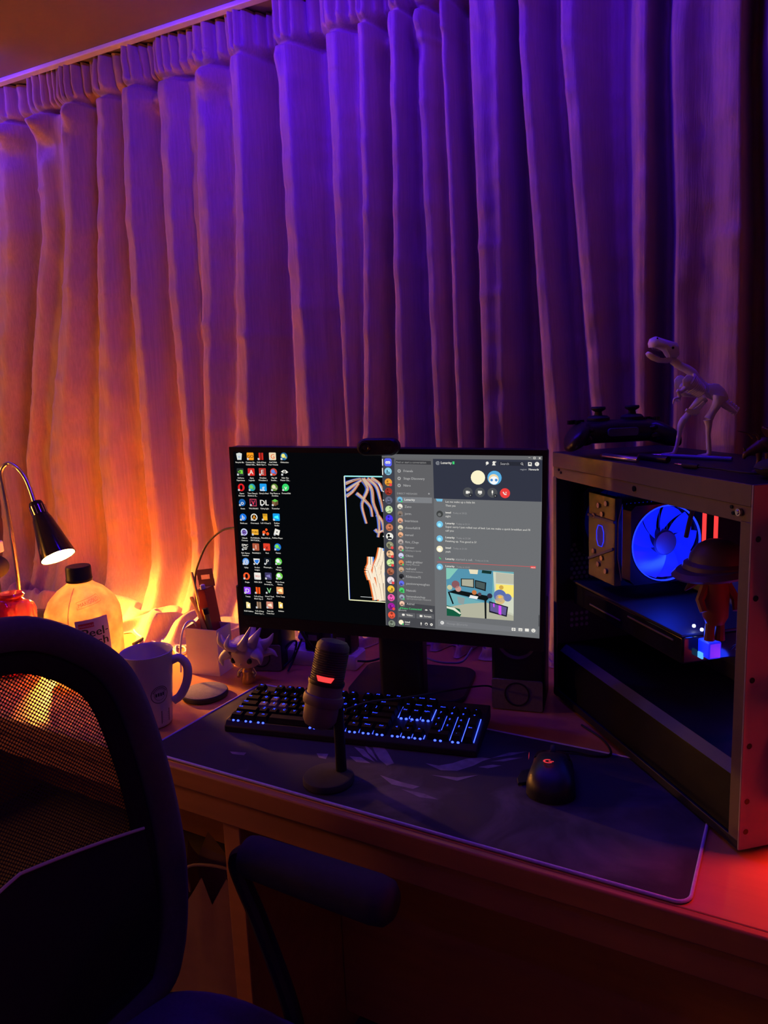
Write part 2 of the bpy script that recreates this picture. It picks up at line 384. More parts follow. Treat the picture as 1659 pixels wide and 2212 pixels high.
# the net: woven fabric with round holes
def net_material():
    m = bpy.data.materials.new('chair_net'); m.use_nodes = True; nt = m.node_tree; N = nt.nodes; Lk = nt.links
    b = N['Principled BSDF']; b.inputs['Base Color'].default_value = (.012, .011, .011, 1); b.inputs['Roughness'].default_value = .8
    tc = N.new('ShaderNodeTexCoord'); sp = N.new('ShaderNodeSeparateXYZ'); Lk.new(tc.outputs['Object'], sp.inputs[0])
    def mth(op, a, bb=None):
        x = N.new('ShaderNodeMath'); x.operation = op
        for i, v in enumerate((a, bb)):
            if v is None: continue
            if isinstance(v, (int, float)): x.inputs[i].default_value = v
            else: Lk.new(v, x.inputs[i])
        return x.outputs[0]
    P = .0056
    def cell(oy, oz):
        a = mth('SUBTRACT', mth('FRACT', mth('ADD', mth('DIVIDE', sp.outputs[1], P), oy)), .5)
        c = mth('MULTIPLY', mth('SUBTRACT', mth('FRACT', mth('ADD', mth('DIVIDE', sp.outputs[2], P * 1.0), oz)), .5), 1.0)
        return mth('ADD', mth('MULTIPLY', a, a), mth('MULTIPLY', c, c))
    d = mth('MINIMUM', cell(100, 100), cell(100.5, 100.5))
    hole = mth('LESS_THAN', d, .072)
    tr = N.new('ShaderNodeBsdfTransparent'); mx = N.new('ShaderNodeMixShader')
    Lk.new(hole, mx.inputs[0]); Lk.new(b.outputs[0], mx.inputs[1]); Lk.new(tr.outputs[0], mx.inputs[2]); Lk.new(mx.outputs[0], N['Material Output'].inputs[0])
    return m
inn = inset(ol, .060); mb = MB(); n = len(inn); rings = 14; cen = Vector((0, .0, 0)); vs = []
for a in range(rings):
    f = 1 - a / rings
    vs += [backpt(*(cen + (p - cen) * f).to_2d(), 0) for p in inn]
vs.append(backpt(0, 0, 0))
fs = [(a * n + j, a * n + (j + 1) % n, (a + 1) * n + (j + 1) % n, (a + 1) * n + j) for a in range(rings - 1) for j in range(n)]
fs += [((rings - 1) * n + j, (rings - 1) * n + (j + 1) % n, rings * n) for j in range(n)]
mb.add(vs, fs).build('net', net_material(), t, smooth=180)
# lumbar pad with pale piping along its top
def lum(dy): return -.085 - .055 * ((dy) / .2) ** 2 * (-1 if dy < 0 else -.0) - .10 * max(0, -dy + .17) 
tops = [(dy, -.013 + .20 * (.17 - abs(dy))) for dy in np.linspace(-.19, .175, 24)]
mb = MB(); vs = []; cols = 6
for (dy, h) in tops:
    h = max(h, -.2)
    for c_ in range(cols + 1):
        hh = h + (-.262 - h) * c_ / cols; dd = dy * (1 - .12 * max(0, (-hh - .15) / .12)); vs.append(backpt(dd, hh, .004 + .016 * math.sin(math.pi * min(1, .15 + .85 * c_ / cols))))
mb.add(vs, [(i * (cols + 1) + j, (i + 1) * (cols + 1) + j, (i + 1) * (cols + 1) + j + 1, i * (cols + 1) + j + 1) for i in range(len(tops) - 1) for j in range(cols)])
lp = mb.build('lumbar_pad', K['chairin'], t, smooth=60)
MB().tube([backpt(dy, max(h, -.2), .012) for dy, h in tops], .0022, 6).build('piping', mat('piping_thread', (.5, .48, .44), .7, bump=.3), lp)
# seat
K['seatfab'] = mat('seat_fabric', (.10, .09, .15), .9, var=.3, vs=180, bump=.5, bs=1200, sheen=.2)
def sq(a, r): c, s_ = math.cos(a), math.sin(a); return (math.copysign(abs(c) ** .8, c) * r, math.copysign(abs(s_) ** .8, s_) * r)
mb = MB(); prof = [(.20, -.075), (.232, -.068), (.244, -.045), (.240, -.02), (.222, -.006), (.18, .0), (.10, -.006), (.0, -.010)]
n = 48; vs = []
for r_, z in prof:
    for j in range(n):
        x, y = sq(2 * math.pi * j / n, max(r_, .001)); vs.append(L(CX + x, CYY + y, -.262 + z))
mb.add(vs, [(a * n + j, a * n + (j + 1) % n, (a + 1) * n + (j + 1) % n, (a + 1) * n + j) for a in range(len(prof) - 1) for j in range(n)] + [tuple(range(n - 1, -1, -1))])
mb.build('seat', K['seatfab'], t, smooth=60)
for sy in (1, -1):
    yy = CYY + sy * .253
    pt = [(-.575, yy - sy * .06, -.345), (-.582, yy - sy * .012, -.315), (-.598, yy, -.27), (-.640, yy, -.16), (-.668, yy, -.10), (-.676, yy, -.072), (-.662, yy, -.056), (-.63, yy, -.055)]
    MB().tube(bez([L(*q) for q in pt], 5), .0125, 10).build('arm_tube', K['blk'], t)
    pr = [(0, 0), (.018, .002), (.026, .008), (.0285, .02), (.0300, .12), (.0305, .215), (.028, .232), (.02, .240), (0, .242)]
    MB().lathe(pr, 24, L(-.662, yy, -.055), (1, 0, 0)).build('armrest_pad', K['blkm'], t, smooth=50)
MB().box(L(CX, CYY, -.352), (.26, .40, .022)).build('seat_plate', K['blk'], t, bevel=.005)
MB().tube([L(-.70, .485, -.36), L(-.80, .485, -.355), L(-.835, .485, -.30), L(-.825, .485, -.2)], .022, 12, flat=1.6).build('back_bracket', K['blk'], t)
MB().cyl(L(CX, CYY, -.65), L(CX, CYY, -.36), .027, .022, 20).build('gas_column', K['blk'], t)
for k in range(5):
    a = 2 * math.pi * k / 5 + .3; e = L(CX + .27 * math.cos(a), CYY + .27 * math.sin(a), -.665)
    leg = MB().tube([L(CX, CYY, -.645), e], [.03, .018], 10, flat=.7).build('base_leg', K['blk'], t)
    MB().cyl(e + Rz(a) @ Vector((0, -.022, -.047)), e + Rz(a) @ Vector((0, .022, -.047)), .0275, None, 18).build('caster', K['blk'], leg)
# ================================================================ monitor
MC = Vector((-.6161, 1.0668, T + .3264)); MY, MT, MR = math.radians(12.75), math.radians(-1.50), math.radians(-1.47)
_x = Vector((math.cos(MY), math.sin(MY), 0)); _n = Vector((-math.sin(MY), math.cos(MY), 0))
_z = Vector((0, 0, 1)) * math.cos(MT) + _n * math.sin(MT)
EX, EZ = _x * math.cos(MR) + _z * math.sin(MR), _z * math.cos(MR) - _x * math.sin(MR); EN = EZ.cross(EX)   # EN points to the back
mon = thing('monitor', 'black flat computer monitor showing game icons and a chat window', 'monitor', (MC.x, MC.y, T), MY)
SW, SH = .531, .299
RM = Matrix((EX, EN, EZ)).transposed(); RL = Rz(-MY) @ RM
body = MB(); body.m = 0
bw, bt, bb = .0075, .0085, .022
body.prism(rrect(SW + 2 * bw, SH + bt + bb, .004, 3, 0, (bt - bb) / 2), .022, (0, .024, 0), (1, 0, 0), (0, 0, 1))
body.prism(rrect(.36, .22, .03, 5, 0, -.01), .03, (0, .052, 0), (1, 0, 0), (0, 0, 1), .006)
hous = body.build('housing', K['blk'], mon, bevel=.0015)
hous.location = (0, 0, MC.z - T); hous.rotation_euler = RL.to_euler()
bz = MB()
for (x, z, a, b) in ((-(SW / 2 + bw / 2), (bt - bb) / 2, bw, SH + bt + bb), (SW / 2 + bw / 2, (bt - bb) / 2, bw, SH + bt + bb), (0, SH / 2 + bt / 2, SW, bt), (0, -SH / 2 - bb / 2, SW, bb)):
    bz.box((x, .0005, z), (a, .004, b))
bez_o = bz.build('bezel', K['blk'], hous)

# --- text as flat print
_tx = {}
def text2d(s):
    if s in _tx: return _tx[s]
    c = bpy.data.curves.new('txt', 'FONT'); c.body = s; c.size = 1.0; c.resolution_u = 2; c.fill_mode = 'FRONT'
    o = bpy.data.objects.new('txt', c); me = o.to_mesh()
    vs = [(v.co.x, v.co.y) for v in me.vertices]; fs = [list(p.vertices) for p in me.polygons]
    o.to_mesh_clear(); bpy.data.objects.remove(o); bpy.data.curves.remove(c)
    xs = [v[0] for v in vs] or [0]; w = max(xs) - min(xs); x0 = min(xs)
    _tx[s] = ([(a - x0, b) for a, b in vs], fs, w); return _tx[s]
class Flat:                                # coloured flat print on a plane, colour kept per vertex
    def __init__(s): s.v = []; s.f = []; s.c = []; s.layer = 0
    def poly(s, pts, col, lay=None):
        b = len(s.v); y = -(s.layer if lay is None else lay) * .00004
        for p in pts: s.v.append((p[0], y, p[1])); s.c.append((*lin(col), 1))
        s.f.append(list(range(b, b + len(pts))))
    def ci(s, c, r, col, n=18, ry=None): s.poly([(c[0] + r * math.cos(2 * math.pi * i / n), c[1] + (ry or r) * math.sin(2 * math.pi * i / n)) for i in range(n)], col)
    def rc(s, c, w, h, col, rad=None):
        if rad: s.poly(rrect(w, h, rad, 3, *c), col)
        else: s.poly([(c[0] - w / 2, c[1] - h / 2), (c[0] + w / 2, c[1] - h / 2), (c[0] + w / 2, c[1] + h / 2), (c[0] - w / 2, c[1] + h / 2)], col)
    def line(s, a, b, wd, col):
        a, b = Vector(a), Vector(b); d = (b - a).normalized(); q = Vector((-d.y, d.x)) * wd / 2
        s.poly([a - q, b - q, b + q, a + q], col)
    def text(s, body, p, size, col, al='l', ang=0, bold=0):
        vs, fs, w = text2d(body); off = {'l': 0, 'c': -w / 2, 'r': -w}[al]; b = len(s.v); y = -s.layer * .00004
        ca, sa = math.cos(ang), math.sin(ang)
        for k in range(2 if bold else 1):
            b = len(s.v)
            for (x, z) in vs:
                x = (x + off) * size + k * bold * size; z = z * size
                s.v.append((p[0] + x * ca - z * sa, y, p[1] + x * sa + z * ca)); s.c.append((*lin(col), 1))
            for f in fs: s.f.append([b + i for i in f])
    def build(s, name, m, parent):
        me = bpy.data.meshes.new(name); me.from_pydata(s.v, [], s.f); me.materials.append(m)
        at = me.color_attributes.new('ink', 'FLOAT_COLOR', 'POINT'); at.data.foreach_set('color', np.array(s.c, np.float32).reshape(-1))
        me.update(); o = bpy.data.objects.new(name, me); COL.objects.link(o); o.parent = parent; return o
def ink_glow(name, s):
    m = bpy.data.materials.new(name); m.use_nodes = True; nt = m.node_tree; nt.nodes.remove(nt.nodes['Principled BSDF'])
    a = nt.nodes.new('ShaderNodeAttribute'); a.attribute_name = 'ink'; e = nt.nodes.new('ShaderNodeEmission'); e.inputs[1].default_value = s
    nt.links.new(a.outputs['Color'], e.inputs[0]); nt.links.new(e.outputs[0], nt.nodes['Material Output'].inputs[0]); return m
def ink_print(name, rough=.6):
    m = bpy.data.materials.new(name); m.use_nodes = True; nt = m.node_tree; b = nt.nodes['Principled BSDF']; b.inputs['Roughness'].default_value = rough
    a = nt.nodes.new('ShaderNodeAttribute'); a.attribute_name = 'ink'; nt.links.new(a.outputs['Color'], b.inputs['Base Color']); return m
def S(px, py):
    P = at_plane(px, py, MC, EN) - MC; return Vector((P.dot(EX), P.dot(EZ)))
def A(cx, cy): return S(490 + cx * .21097, 960 + cy * .21097)
def B(cx, cy): return S(820 + cx * .22303, 970 + cy * .22303)
MM = (B(1500, 900) - B(700, 880)).length / 800         # metres per crop unit, chat side
MA = (A(1500, 900) - A(300, 860)).length / 1200
G = Flat()
G.rc((0, 0), SW, SH, (5, 6, 9)); G.layer = 1
WH = (225, 222, 214)
ICON = [
 (122, [(127,'bin',None,'Recycle Bin'),(240,'sq',(240,150,30),'Counter-Str...|Global Offe...','GO',(40,30,20)),(350,'II',(190,40,30),'Call of Duty|Black Ops I...'),(468,'sq',(225,205,170),'Golf With|Your Friends','G',(225,90,30)),(585,'ci',(40,100,150),'Obduction','',(230,225,120))]),
 (282, [(138,'sq',(45,50,52),'GeForce|Experience','eye',(110,200,60)),(250,'sq',(205,40,35),'Apex|Legends','A',WH),(365,'fr',(205,50,40),'Drunken|Wrestlers 2','E',WH),(480,'ci',(200,70,50),'Play 60|Bowlin...','',(90,130,220)),(592,'eye',WH,'Halo The|Master Chi...')]),
 (440, [(148,'O',(215,30,35),'Opera|Browser'),(258,'ci',(40,150,170),"Tom Clancy's|Rainbow Si...",'',(110,200,90)),(373,'sq',(30,150,225),"Garry's Mod",'g',WH),(488,'ci',(90,130,50),'Play Plants vs|Zombies','',(225,215,180)),(602,'ci',(50,205,100),'ProtonVPN','v',WH)]),
 (595, [(158,'ci',(25,90,165),'Steam','o',WH),(270,'fr',(190,60,85),'VALORANT','V',(225,60,90)),(383,'t',WH,'Dying Light','DL'),(495,'cube',None,'TLauncher')]),
 (745, [(168,'ci',(25,110,215),'Battle.net','b',WH),(280,'ring',WH,'Overwatch','A',(235,150,40)),(393,'hand',(230,170,40),'Left 4 Dead 2'),(507,'sq',(25,150,225),'Roblox|Studio','',None)]),
 (897, [(178,'ring',(205,215,235),'Ubisoft|Connect','@',(150,120,220)),(290,'rc',(235,170,50),'PLAYERUN...|BATTLEGR...','PUBG',(60,40,10)),(400,'dots',(235,85,35),'BeamNG.dr...'),(514,'tilt',WH,'Roblox Player')]),
 (1050,[(187,'epic',WH,'Epic Games|Launcher'),(298,'sq',(170,85,60),'Battlefield 1','1',(225,190,170)),(409,'sq',(215,60,40),'Rust','x',(120,25,20)),(521,'ci',(30,110,205),'Games','',(120,215,80))]),
 (1198,[(195,'ci',(70,140,225),'Uplay','@',WH),(306,'shield',(45,120,215),'Rocket|League'),(417,'sq',(15,20,30),'Phasmoph...','P',WH),(530,'ci',(90,200,70),'Game|Manager','',(235,235,240))]),
 (1348,[(203,'O',(235,85,40),'Origin'),(315,'sq',WH,'NBA 2K21','2K21',(205,40,40)),(425,'sq',(60,55,95),'Totally|Accurate B...','',None),(538,'ci',(110,200,70),'More Great|Games','',(230,235,240))]),
 (1495,[(211,'sq',(145,70,235),'Twitch','D',WH),(320,'II',(235,85,25),'Call of Duty|Black Ops II'),(432,'t',(130,200,140),'Grand Theft|Auto V','V'),(544,'sq',(225,150,95),'Core Temp','',None)]),
 (1645,[(220,'folder',(235,215,150),'RGB Utilities'),(330,'II',(150,120,95),'Call of Duty|Black Ops I...'),(440,'sq',(200,130,110),'Paint the|Town Red','',None),(551,'folder',(240,205,110),'Utilities')])]
for cy, row_ in ICON:
    for it in row_:
        cx, ty, col, lab = it[:4]; gl = it[4] if len(it) > 4 else ''; gc = it[5] if len(it) > 5 else None
        c = A(cx, cy); h = 36 * MA; G.layer = 2
        if ty == 'sq':
            G.rc(c, 2 * h, 2 * h, col, h * .2)
            if gc is None: G.layer = 3; G.poly([c + Vector((-h * .7, -h * .1)), c + Vector((h * .7, -h * .5)), c + Vector((h * .5, h * .5)), c + Vector((-h * .5, h * .2))], tuple(min(255, int(x * 1.5 + 30)) for x in col))
        elif ty == 'rc': G.rc(c, 2 * h, 1.5 * h, col, h * .15)
        elif ty == 'fr': G.rc(c, 2 * h, 2 * h, col); G.layer = 3; G.rc(c, 1.6 * h, 1.6 * h, (150, 50, 45) if gl == 'E' else (22, 20, 34))
        elif ty == 'ci':
            G.ci(c, h, col)
            if gl == '': G.layer = 3; G.ci(c + Vector((-h * .2, h * .15)), h * .55, gc, 12); G.ci(c + Vector((h * .45, -h * .3)), h * .3, tuple(int(x * .8) for x in gc), 10)
        elif ty in ('ring', 'O'): G.ci(c, h, col, ry=h * (1.05 if ty == 'O' else 1)); G.layer = 3; G.ci(c, h * (.42 if ty == 'O' else .72), (8, 8, 12), ry=h * (.68 if ty == 'O' else .72))
        elif ty == 'II':
            for s_ in (-1, 1): G.rc(c + Vector((s_ * h * .38, 0)), h * .55, 1.9 * h, col)
        elif ty == 'bin': G.poly([c + Vector(q) * h for q in ((-.85, .75), (-.6, -.95), (.6, -.95), (.85, .75), (.1, 1.0))], (205, 210, 205)); G.layer = 3; G.text('o', c + Vector((0, -h * .4)), h * 1.1, (70, 130, 200), 'c')
        elif ty == 'eye': G.poly([c + Vector(q) * h for q in ((-1.05, .05), (-.4, .5), (.3, .55), (1.05, -.05), (.4, -.4), (-.3, -.35))], col); G.layer = 3; G.ci(c, h * .36, (12, 12, 14)); G.layer = 4; G.ci(c, h * .15, col, 8)
        elif ty == 'cube': G.poly([c + Vector(q) * h for q in ((-.9, .5), (0, .95), (.9, .5), (0, .1))], (95, 190, 70)); G.poly([c + Vector(q) * h for q in ((-.9, .5), (0, .1), (0, -.95), (-.9, -.5))], (125, 90, 60)); G.poly([c + Vector(q) * h for q in ((.9, .5), (0, .1), (0, -.95), (.9, -.5))], (95, 68, 48))
        elif ty == 'hand':
            G.rc(c + Vector((0, -h * .3)), 1.3 * h, 1.1 * h, col)
            for k in range(4): G.rc(c + Vector(((-.55 + .36 * k) * h, .5 * h)), .24 * h, .9 * h, col)
        elif ty == 'dots':
            for q, r_ in (((-.55, -.1), .5), ((.2, .65), .36), ((.5, -.45), .45)): G.ci(c + Vector(q) * h, r_ * h, col, 12)
        elif ty == 'tilt': G.poly([c + Vector(q) * h for q in ((-.5, .95), (.95, .5), (.5, -.95), (-.95, -.5))], col); G.layer = 3; G.ci(c, h * .2, (40, 40, 44), 8)
        elif ty == 'epic': G.text('EPIC', c + Vector((0, h * .15)), h * 1.0, col, 'c', bold=.04); G.rc(c + Vector((0, -h * .2)), h * 1.4, h * .18, col); G.rc(c + Vector((h * .1, -h * .6)), h * .8, h * .2, col)
        elif ty == 'shield': G.poly([c + Vector(q) * h for q in ((-.95, .8), (.95, .8), (.85, -.1), (.1, -1), (-.8, -.1))], WH); G.layer = 3; G.poly([c + Vector(q) * h for q in ((-.7, .4), (.75, .55), (.6, -.1), (.1, -.7), (-.5, -.2))], col)
        elif ty == 'folder': G.poly([c + Vector(q) * h for q in ((-.6, .9), (.1, .9), (.25, .65), (.65, .65), (.65, -.9), (-.6, -.9))], col); G.layer = 3; G.rc(c + Vector((.1 * h, -.1 * h)), .5 * h, .7 * h, (240, 240, 235))
        if gl == 'eye': G.layer = 3; G.poly([c + Vector(q) * h for q in ((-.75, 0), (0, .55), (.75, .5), (.75, -.5), (0, -.45))], gc); G.layer = 4; G.ci(c + Vector((-h * .1, 0)), h * .25, (40, 60, 30), 10)
        elif gl and ty == 't': G.text(gl, c + Vector((0, -h * .75)), h * 2.1, col, 'c', bold=.05)
        elif gl:
            G.layer = 4; z = {1: 1.7, 2: 1.2, 4: .75}[len(gl)]; G.text(gl, c + Vector((0, -h * z * .36)), h * z, gc, 'c', bold=.03)
        if ty not in ('bin', 'folder'):
            G.layer = 5; a_ = c + Vector((-h * .72, -h * .72)); G.rc(a_, h * .5, h * .5, (215, 215, 212)); G.layer = 6; G.line(a_ + Vector((-h * .12, -h * .12)), a_ + Vector((h * .14, h * .14)), h * .09, (40, 90, 170))
        for k, ln in enumerate(lab.split('|')):
            G.layer = 3; G.text(ln, A(cx + 6, cy + 68 + 24 * k), 19.5 * MA, (205, 202, 194), 'c', bold=.06)
# wallpaper: a framed picture of pale branching shapes with colour fringes
def strip(pts, w0, w1, col, lay, dx=0.0):
    G.layer = lay; P = bez([A(x + dx, y).to_3d() for x, y in pts], 4); n = len(P)
    for i in range(n - 1):
        a, b = P[i].to_2d(), P[i + 1].to_2d(); d = (b - a).normalized(); q = Vector((-d.y, d.x))
        wa, wb = ((w0 + (w1 - w0) * t_) * MA / 2 for t_ in (i / (n - 1), (i + 1) / (n - 1)))
        G.poly([a - q * wa, b - q * wb, b + q * wb, a + q * wa], col)
G.layer = 2; G.poly([A(1203, 325), A(1600, 330), A(1625, 1615), A(1255, 1590)], (6, 8, 9))
rr = random.Random(8)
TOPS = [((1215, 400), (1290, 370), (1370, 350)), ((1225, 470), (1310, 410), (1390, 360)), ((1225, 530), (1290, 480), (1350, 400)),
        ((1380, 350), (1440, 450), (1400, 560), (1385, 640), (1430, 810)), ((1400, 350), (1480, 450), (1500, 600), (1545, 720), (1560, 860), (1550, 950)),
        ((1440, 350), (1530, 430), (1570, 560), (1600, 690)), ((1480, 345), (1560, 400), (1598, 480)), ((1330, 500), (1400, 560), (1470, 640), (1490, 740)),
        ((1540, 720), (1590, 790), (1606, 900)), ((1520, 870), (1550, 900), (1600, 880))]
BOTS = [((1470, 1150), (1470, 1230), (1450, 1290), (1480, 1380)), ((1580, 1060), (1560, 1170), (1530, 1250), (1520, 1360)), ((1612, 1090), (1600, 1200), (1580, 1330)),
        ((1455, 1290), (1500, 1420), (1540, 1590)), ((1520, 1240), (1560, 1420), (1590, 1600)), ((1580, 1240), (1600, 1420), (1612, 1600))]
for P_ in TOPS:
    strip(P_, 34, 18, (60, 90, 190), 3, -7); strip(P_, 30, 16, (190, 90, 60), 4, 5); strip(P_, 24, 12, (196, 172, 150), 5)
for P_ in BOTS:
    strip(P_, 50, 74, (80, 130, 210), 3, 10); strip(P_, 50, 76, (225, 110, 50), 4, -9); strip(P_, 40, 62, (238, 222, 196), 5)
for k in range(46):
    P_ = rr.choice(TOPS + BOTS); j = rr.randrange(len(P_) - 1); o_ = rr.uniform(-9, 9)
    strip([(P_[j][0] + o_, P_[j][1]), (P_[j + 1][0] + o_, P_[j + 1][1])], 4, 2, rr.choice([(120, 90, 75), (90, 70, 70), (250, 240, 225), (150, 110, 90)]), 6)
for a, b, wd, col in (((1203, 325), (1600, 330), 12, (150, 225, 225)), ((1203, 325), (1255, 1590), 11, (215, 225, 200)), ((1255, 1590), (1625, 1615), 10, (225, 225, 180)), ((1212, 330), (1262, 1588), 5, (40, 70, 190))):
    G.layer = 6; G.line(A(*a), A(*b), wd * MA, col)
G.line(A(1370, 1558), A(1495, 1567), 5 * MA, (190, 195, 195))
# chat window
def qd(a, b, c, d, col, lay): G.layer = lay; G.poly([B(*a), B(*b), B(*c), B(*d)], col)
qd((22, 48), (1577, 68), (1558, 1834), (62, 1704), (94, 95, 98), 7)
qd((22, 80), (142, 85), (180, 1715), (70, 1702), (60, 61, 71), 8)
qd((142, 88), (517, 95), (540, 1738), (180, 1716), (92, 92, 95), 8)
qd((180, 1480), (536, 1520), (540, 1738), (184, 1716), (66, 67, 72), 9)
qd((517, 95), (1577, 106), (1570, 510), (527, 478), (47, 50, 64), 8)
qd((527, 480), (1570, 512), (1558, 1834), (540, 1738), (103, 105, 108), 8)
def bt_(s, x, y, h, col=WH, al='l', bold=.0, lay=11):
    p, q = B(x, y), B(x + 100, y); G.layer = lay; G.text(s, p, h * MM, col, al, 0, bold)
def bc(x, y, r, col, lay=10): G.layer = lay; G.ci(B(x, y), r * MM, col)
bt_('\u2013', 1442, 92, 36); bt_('x', 1540, 97, 40, bold=.03); qd((1491, 76), (1511, 76), (1511, 97), (1491, 97), WH, 10); qd((1495, 80), (1507, 80), (1507, 93), (1495, 93), (80, 80, 84), 11)
qd((155, 105), (497, 115), (499, 152), (157, 143), (58, 58, 62), 10); bt_('Find or start a conversation', 163, 135, 27, (150, 150, 150))
for s, y in (('Friends', 222), ('Stage Discovery', 294), ('Nitro', 362)): bt_(s, 233, y, 33, (170, 170, 170), bold=.02); bc(190, y - 10, 17, (165, 165, 165)); bc(190, y - 10, 8, (95, 95, 98), 11)
bt_('DIRECT MESSAGES', 172, 437, 25, (150, 150, 150), bold=.02); bt_('+', 470, 446, 40, (190, 190, 190))
qd((162, 462), (508, 470), (508, 525), (162, 517), (120, 122, 126), 9)
DM = [('Lenarity', 487, (110, 180, 215)), ('Zano', 555, (225, 220, 205)), ('jorm.', 623, (130, 115, 105)), ('bearinison', 692, (220, 160, 130)), ('cloverfull18', 760, (215, 205, 175)), ('neruol', 828, (230, 170, 130)),
      ('Rini_Chqn', 897, (180, 165, 160)), ('kyrawr', 960, (215, 170, 150)), ('Okinz', 1030, (200, 200, 230)), ('uddy grabber', 1098, (220, 130, 80)), ('rashund', 1165, (195, 160, 130)), ('R3dsnow75', 1232, (40, 40, 45)),
      ('passionrayvaughan', 1298, (95, 105, 225)), ('Natsuki', 1365, (70, 200, 100)), ('bananaketchup', 1432, (150, 160, 180)), ('Adriel', 1495, (235, 190, 165))]
for k, (s, y, col) in enumerate(DM):
    x = 197 + (y - 487) * .021; bc(x, y, 27, col); qd((x - 18, y + 18), (x - 10, y + rr.uniform(-8, 8)), (x + 8, y + rr.uniform(-8, 6)), (x + 16, y + 18), tuple(int(c * .65) for c in col), 11); bc(x + 18, y + 20, 9, (60, 200, 110) if k in (0, 7, 8, 9, 13, 14) else (120, 120, 125), 12)
    bt_(s, x + 45, y + (2 if k in (7, 9, 10, 14) else 12), 33, (228, 226, 220) if k == 0 else (165, 165, 165), bold=.02)
for s, x, y in (('Listening to Spotify', 252, 988), ('Playing Minecraft', 255, 1122), ('need more moisture', 257, 1190), ('GEHGEHGEHGEH PASSHOS', 262, 1455)): bt_(s, x, y, 21, (150, 150, 150), bold=.02)
SV = [(215, (130, 190, 215)), (320, (225, 150, 50)), (410, (150, 50, 40)), (495, (95, 98, 120)), (585, (190, 215, 160)), (672, (70, 50, 225)), (758, (190, 115, 85)), (845, (225, 225, 215)), (930, (140, 140, 110)), (1015, (235, 185, 140)), (1100, (190, 220, 150)), (1185, (160, 95, 70)), (1270, (225, 210, 215)), (1355, (235, 185, 60)), (1438, (235, 90, 170)), (1522, (150, 30, 150)), (1607, (230, 85, 60)), (1690, (120, 130, 115))]
G.layer = 10; G.poly(rrect(76 * MM, 80 * MM, 22 * MM, 4, *B(82, 128)), (88, 96, 235)); bc(70, 130, 14, WH, 11); bc(92, 130, 14, WH, 11); qd((64, 118), (98, 118), (98, 140), (64, 140), WH, 11); bc(73, 133, 5, (88, 96, 235), 12); bc(90, 133, 5, (88, 96, 235), 12)
for k, (y, col) in enumerate(SV):
    x = 83 + (y - 215) * .0245; bc(x, y, 38, col); o1, o2 = rr.uniform(-13, 13), rr.uniform(-10, 10); bc(x + o1, y - 8 + o2, rr.uniform(8, 14), tuple(int(c * .62) for c in col) if k != 7 else (20, 20, 22), 11); qd((x - 24, y + 26), (x - 14, y + 8 + o1 * .3), (x + 16, y + 6), (x + 24, y + 26), tuple(int(c * .72) for c in col) if k != 7 else (30, 30, 34), 11); bc(x - o1, y - o2, 7, tuple(min(255, int(c * 1.25)) for c in col), 12)
    if k in (1, 8, 9, 10, 12, 15): bc(x + 22, y + 25, 15, (225, 70, 70), 12)
for y0, y1 in ((95, 160), (183, 250)): qd((24, y0), (33, y0), (35, y1), (26, y1), WH, 10)
for y in (410, 495, 845): bc(38, y, 6, WH)
bt_('@', 545, 145, 40, (165, 168, 175)); bt_('Lenarity', 594, 143, 33, WH, bold=.03); qd((706, 120), (725, 120), (725, 147), (706, 147), (60, 200, 110), 10)
bc(1043, 135, 14, WH); qd((1032, 150), (1040, 138), (1048, 146), (1030, 158), WH, 10); bc(1107, 130, 13, WH); qd((1090, 158), (1124, 158), (1118, 142), (1096, 142), WH, 10); bt_('+', 1116, 136, 34)
qd((1158, 120), (1405, 127), (1405, 165), (1158, 158), (38, 40, 50), 10); bt_('Search', 1170, 152, 31, (175, 175, 178)); bc(1379, 142, 11, (180, 180, 182), 11); bc(1379, 142, 7, (38, 40, 50), 12); G.line(B(1386, 150), B(1393, 158), 4 * MM, (180, 180, 182))
qd((1438, 127), (1474, 129), (1474, 165), (1438, 163), WH, 10); qd((1446, 135), (1466, 136), (1466, 150), (1446, 149), (45, 48, 60), 11); bc(1525, 145, 20, WH); bt_('?', 1518, 156, 32, (47, 50, 64), lay=12)
bt_('region', 1363, 204, 24, (150, 152, 158)); bt_('Newark', 1445, 206, 28, (215, 214, 210), bold=.03); bt_('v', 1530, 206, 28)
bc(953, 275, 69, (240, 232, 195)); bc(1113, 278, 68, (85, 165, 215)); bc(1105, 290, 48, (225, 205, 160), 11); bc(1108, 303, 40, (235, 238, 240), 12); bc(1085, 300, 13, (70, 130, 190), 13); bc(1130, 300, 13, (70, 130, 190), 13)
for x, y, col in ((855, 418, (72, 74, 78)), (973, 420, (72, 74, 78)), (1093, 423, (72, 74, 78)), (1215, 427, (225, 60, 58))): bc(x, y, 48, col)
qd((836, 404), (862, 404), (862, 432), (836, 432), WH, 11); qd((862, 414), (874, 406), (874, 430), (862, 422), WH, 11); qd((953, 403), (992, 405), (992, 432), (953, 430), WH, 11); qd((965, 436), (982, 436), (982, 441), (965, 441), WH, 11)
G.layer = 11; G.poly(rrect(14 * MM, 30 * MM, 6 * MM, 3, *B(1093, 415)), WH); G.line(B(1093, 432), B(1093, 445), 4 * MM, WH); bc(883, 446, 18, (40, 42, 50), 11); bt_('v', 876, 453, 22, lay=12); bc(1123, 453, 18, (40, 42, 50), 11); bt_('v', 1116, 460, 22, lay=12)
G.layer = 11; G.line(B(1196, 415), B(1212, 440), 10 * MM, WH); G.line(B(1210, 438), B(1230, 440), 10 * MM, WH); bt_('x', 1217, 428, 32, lay=11)
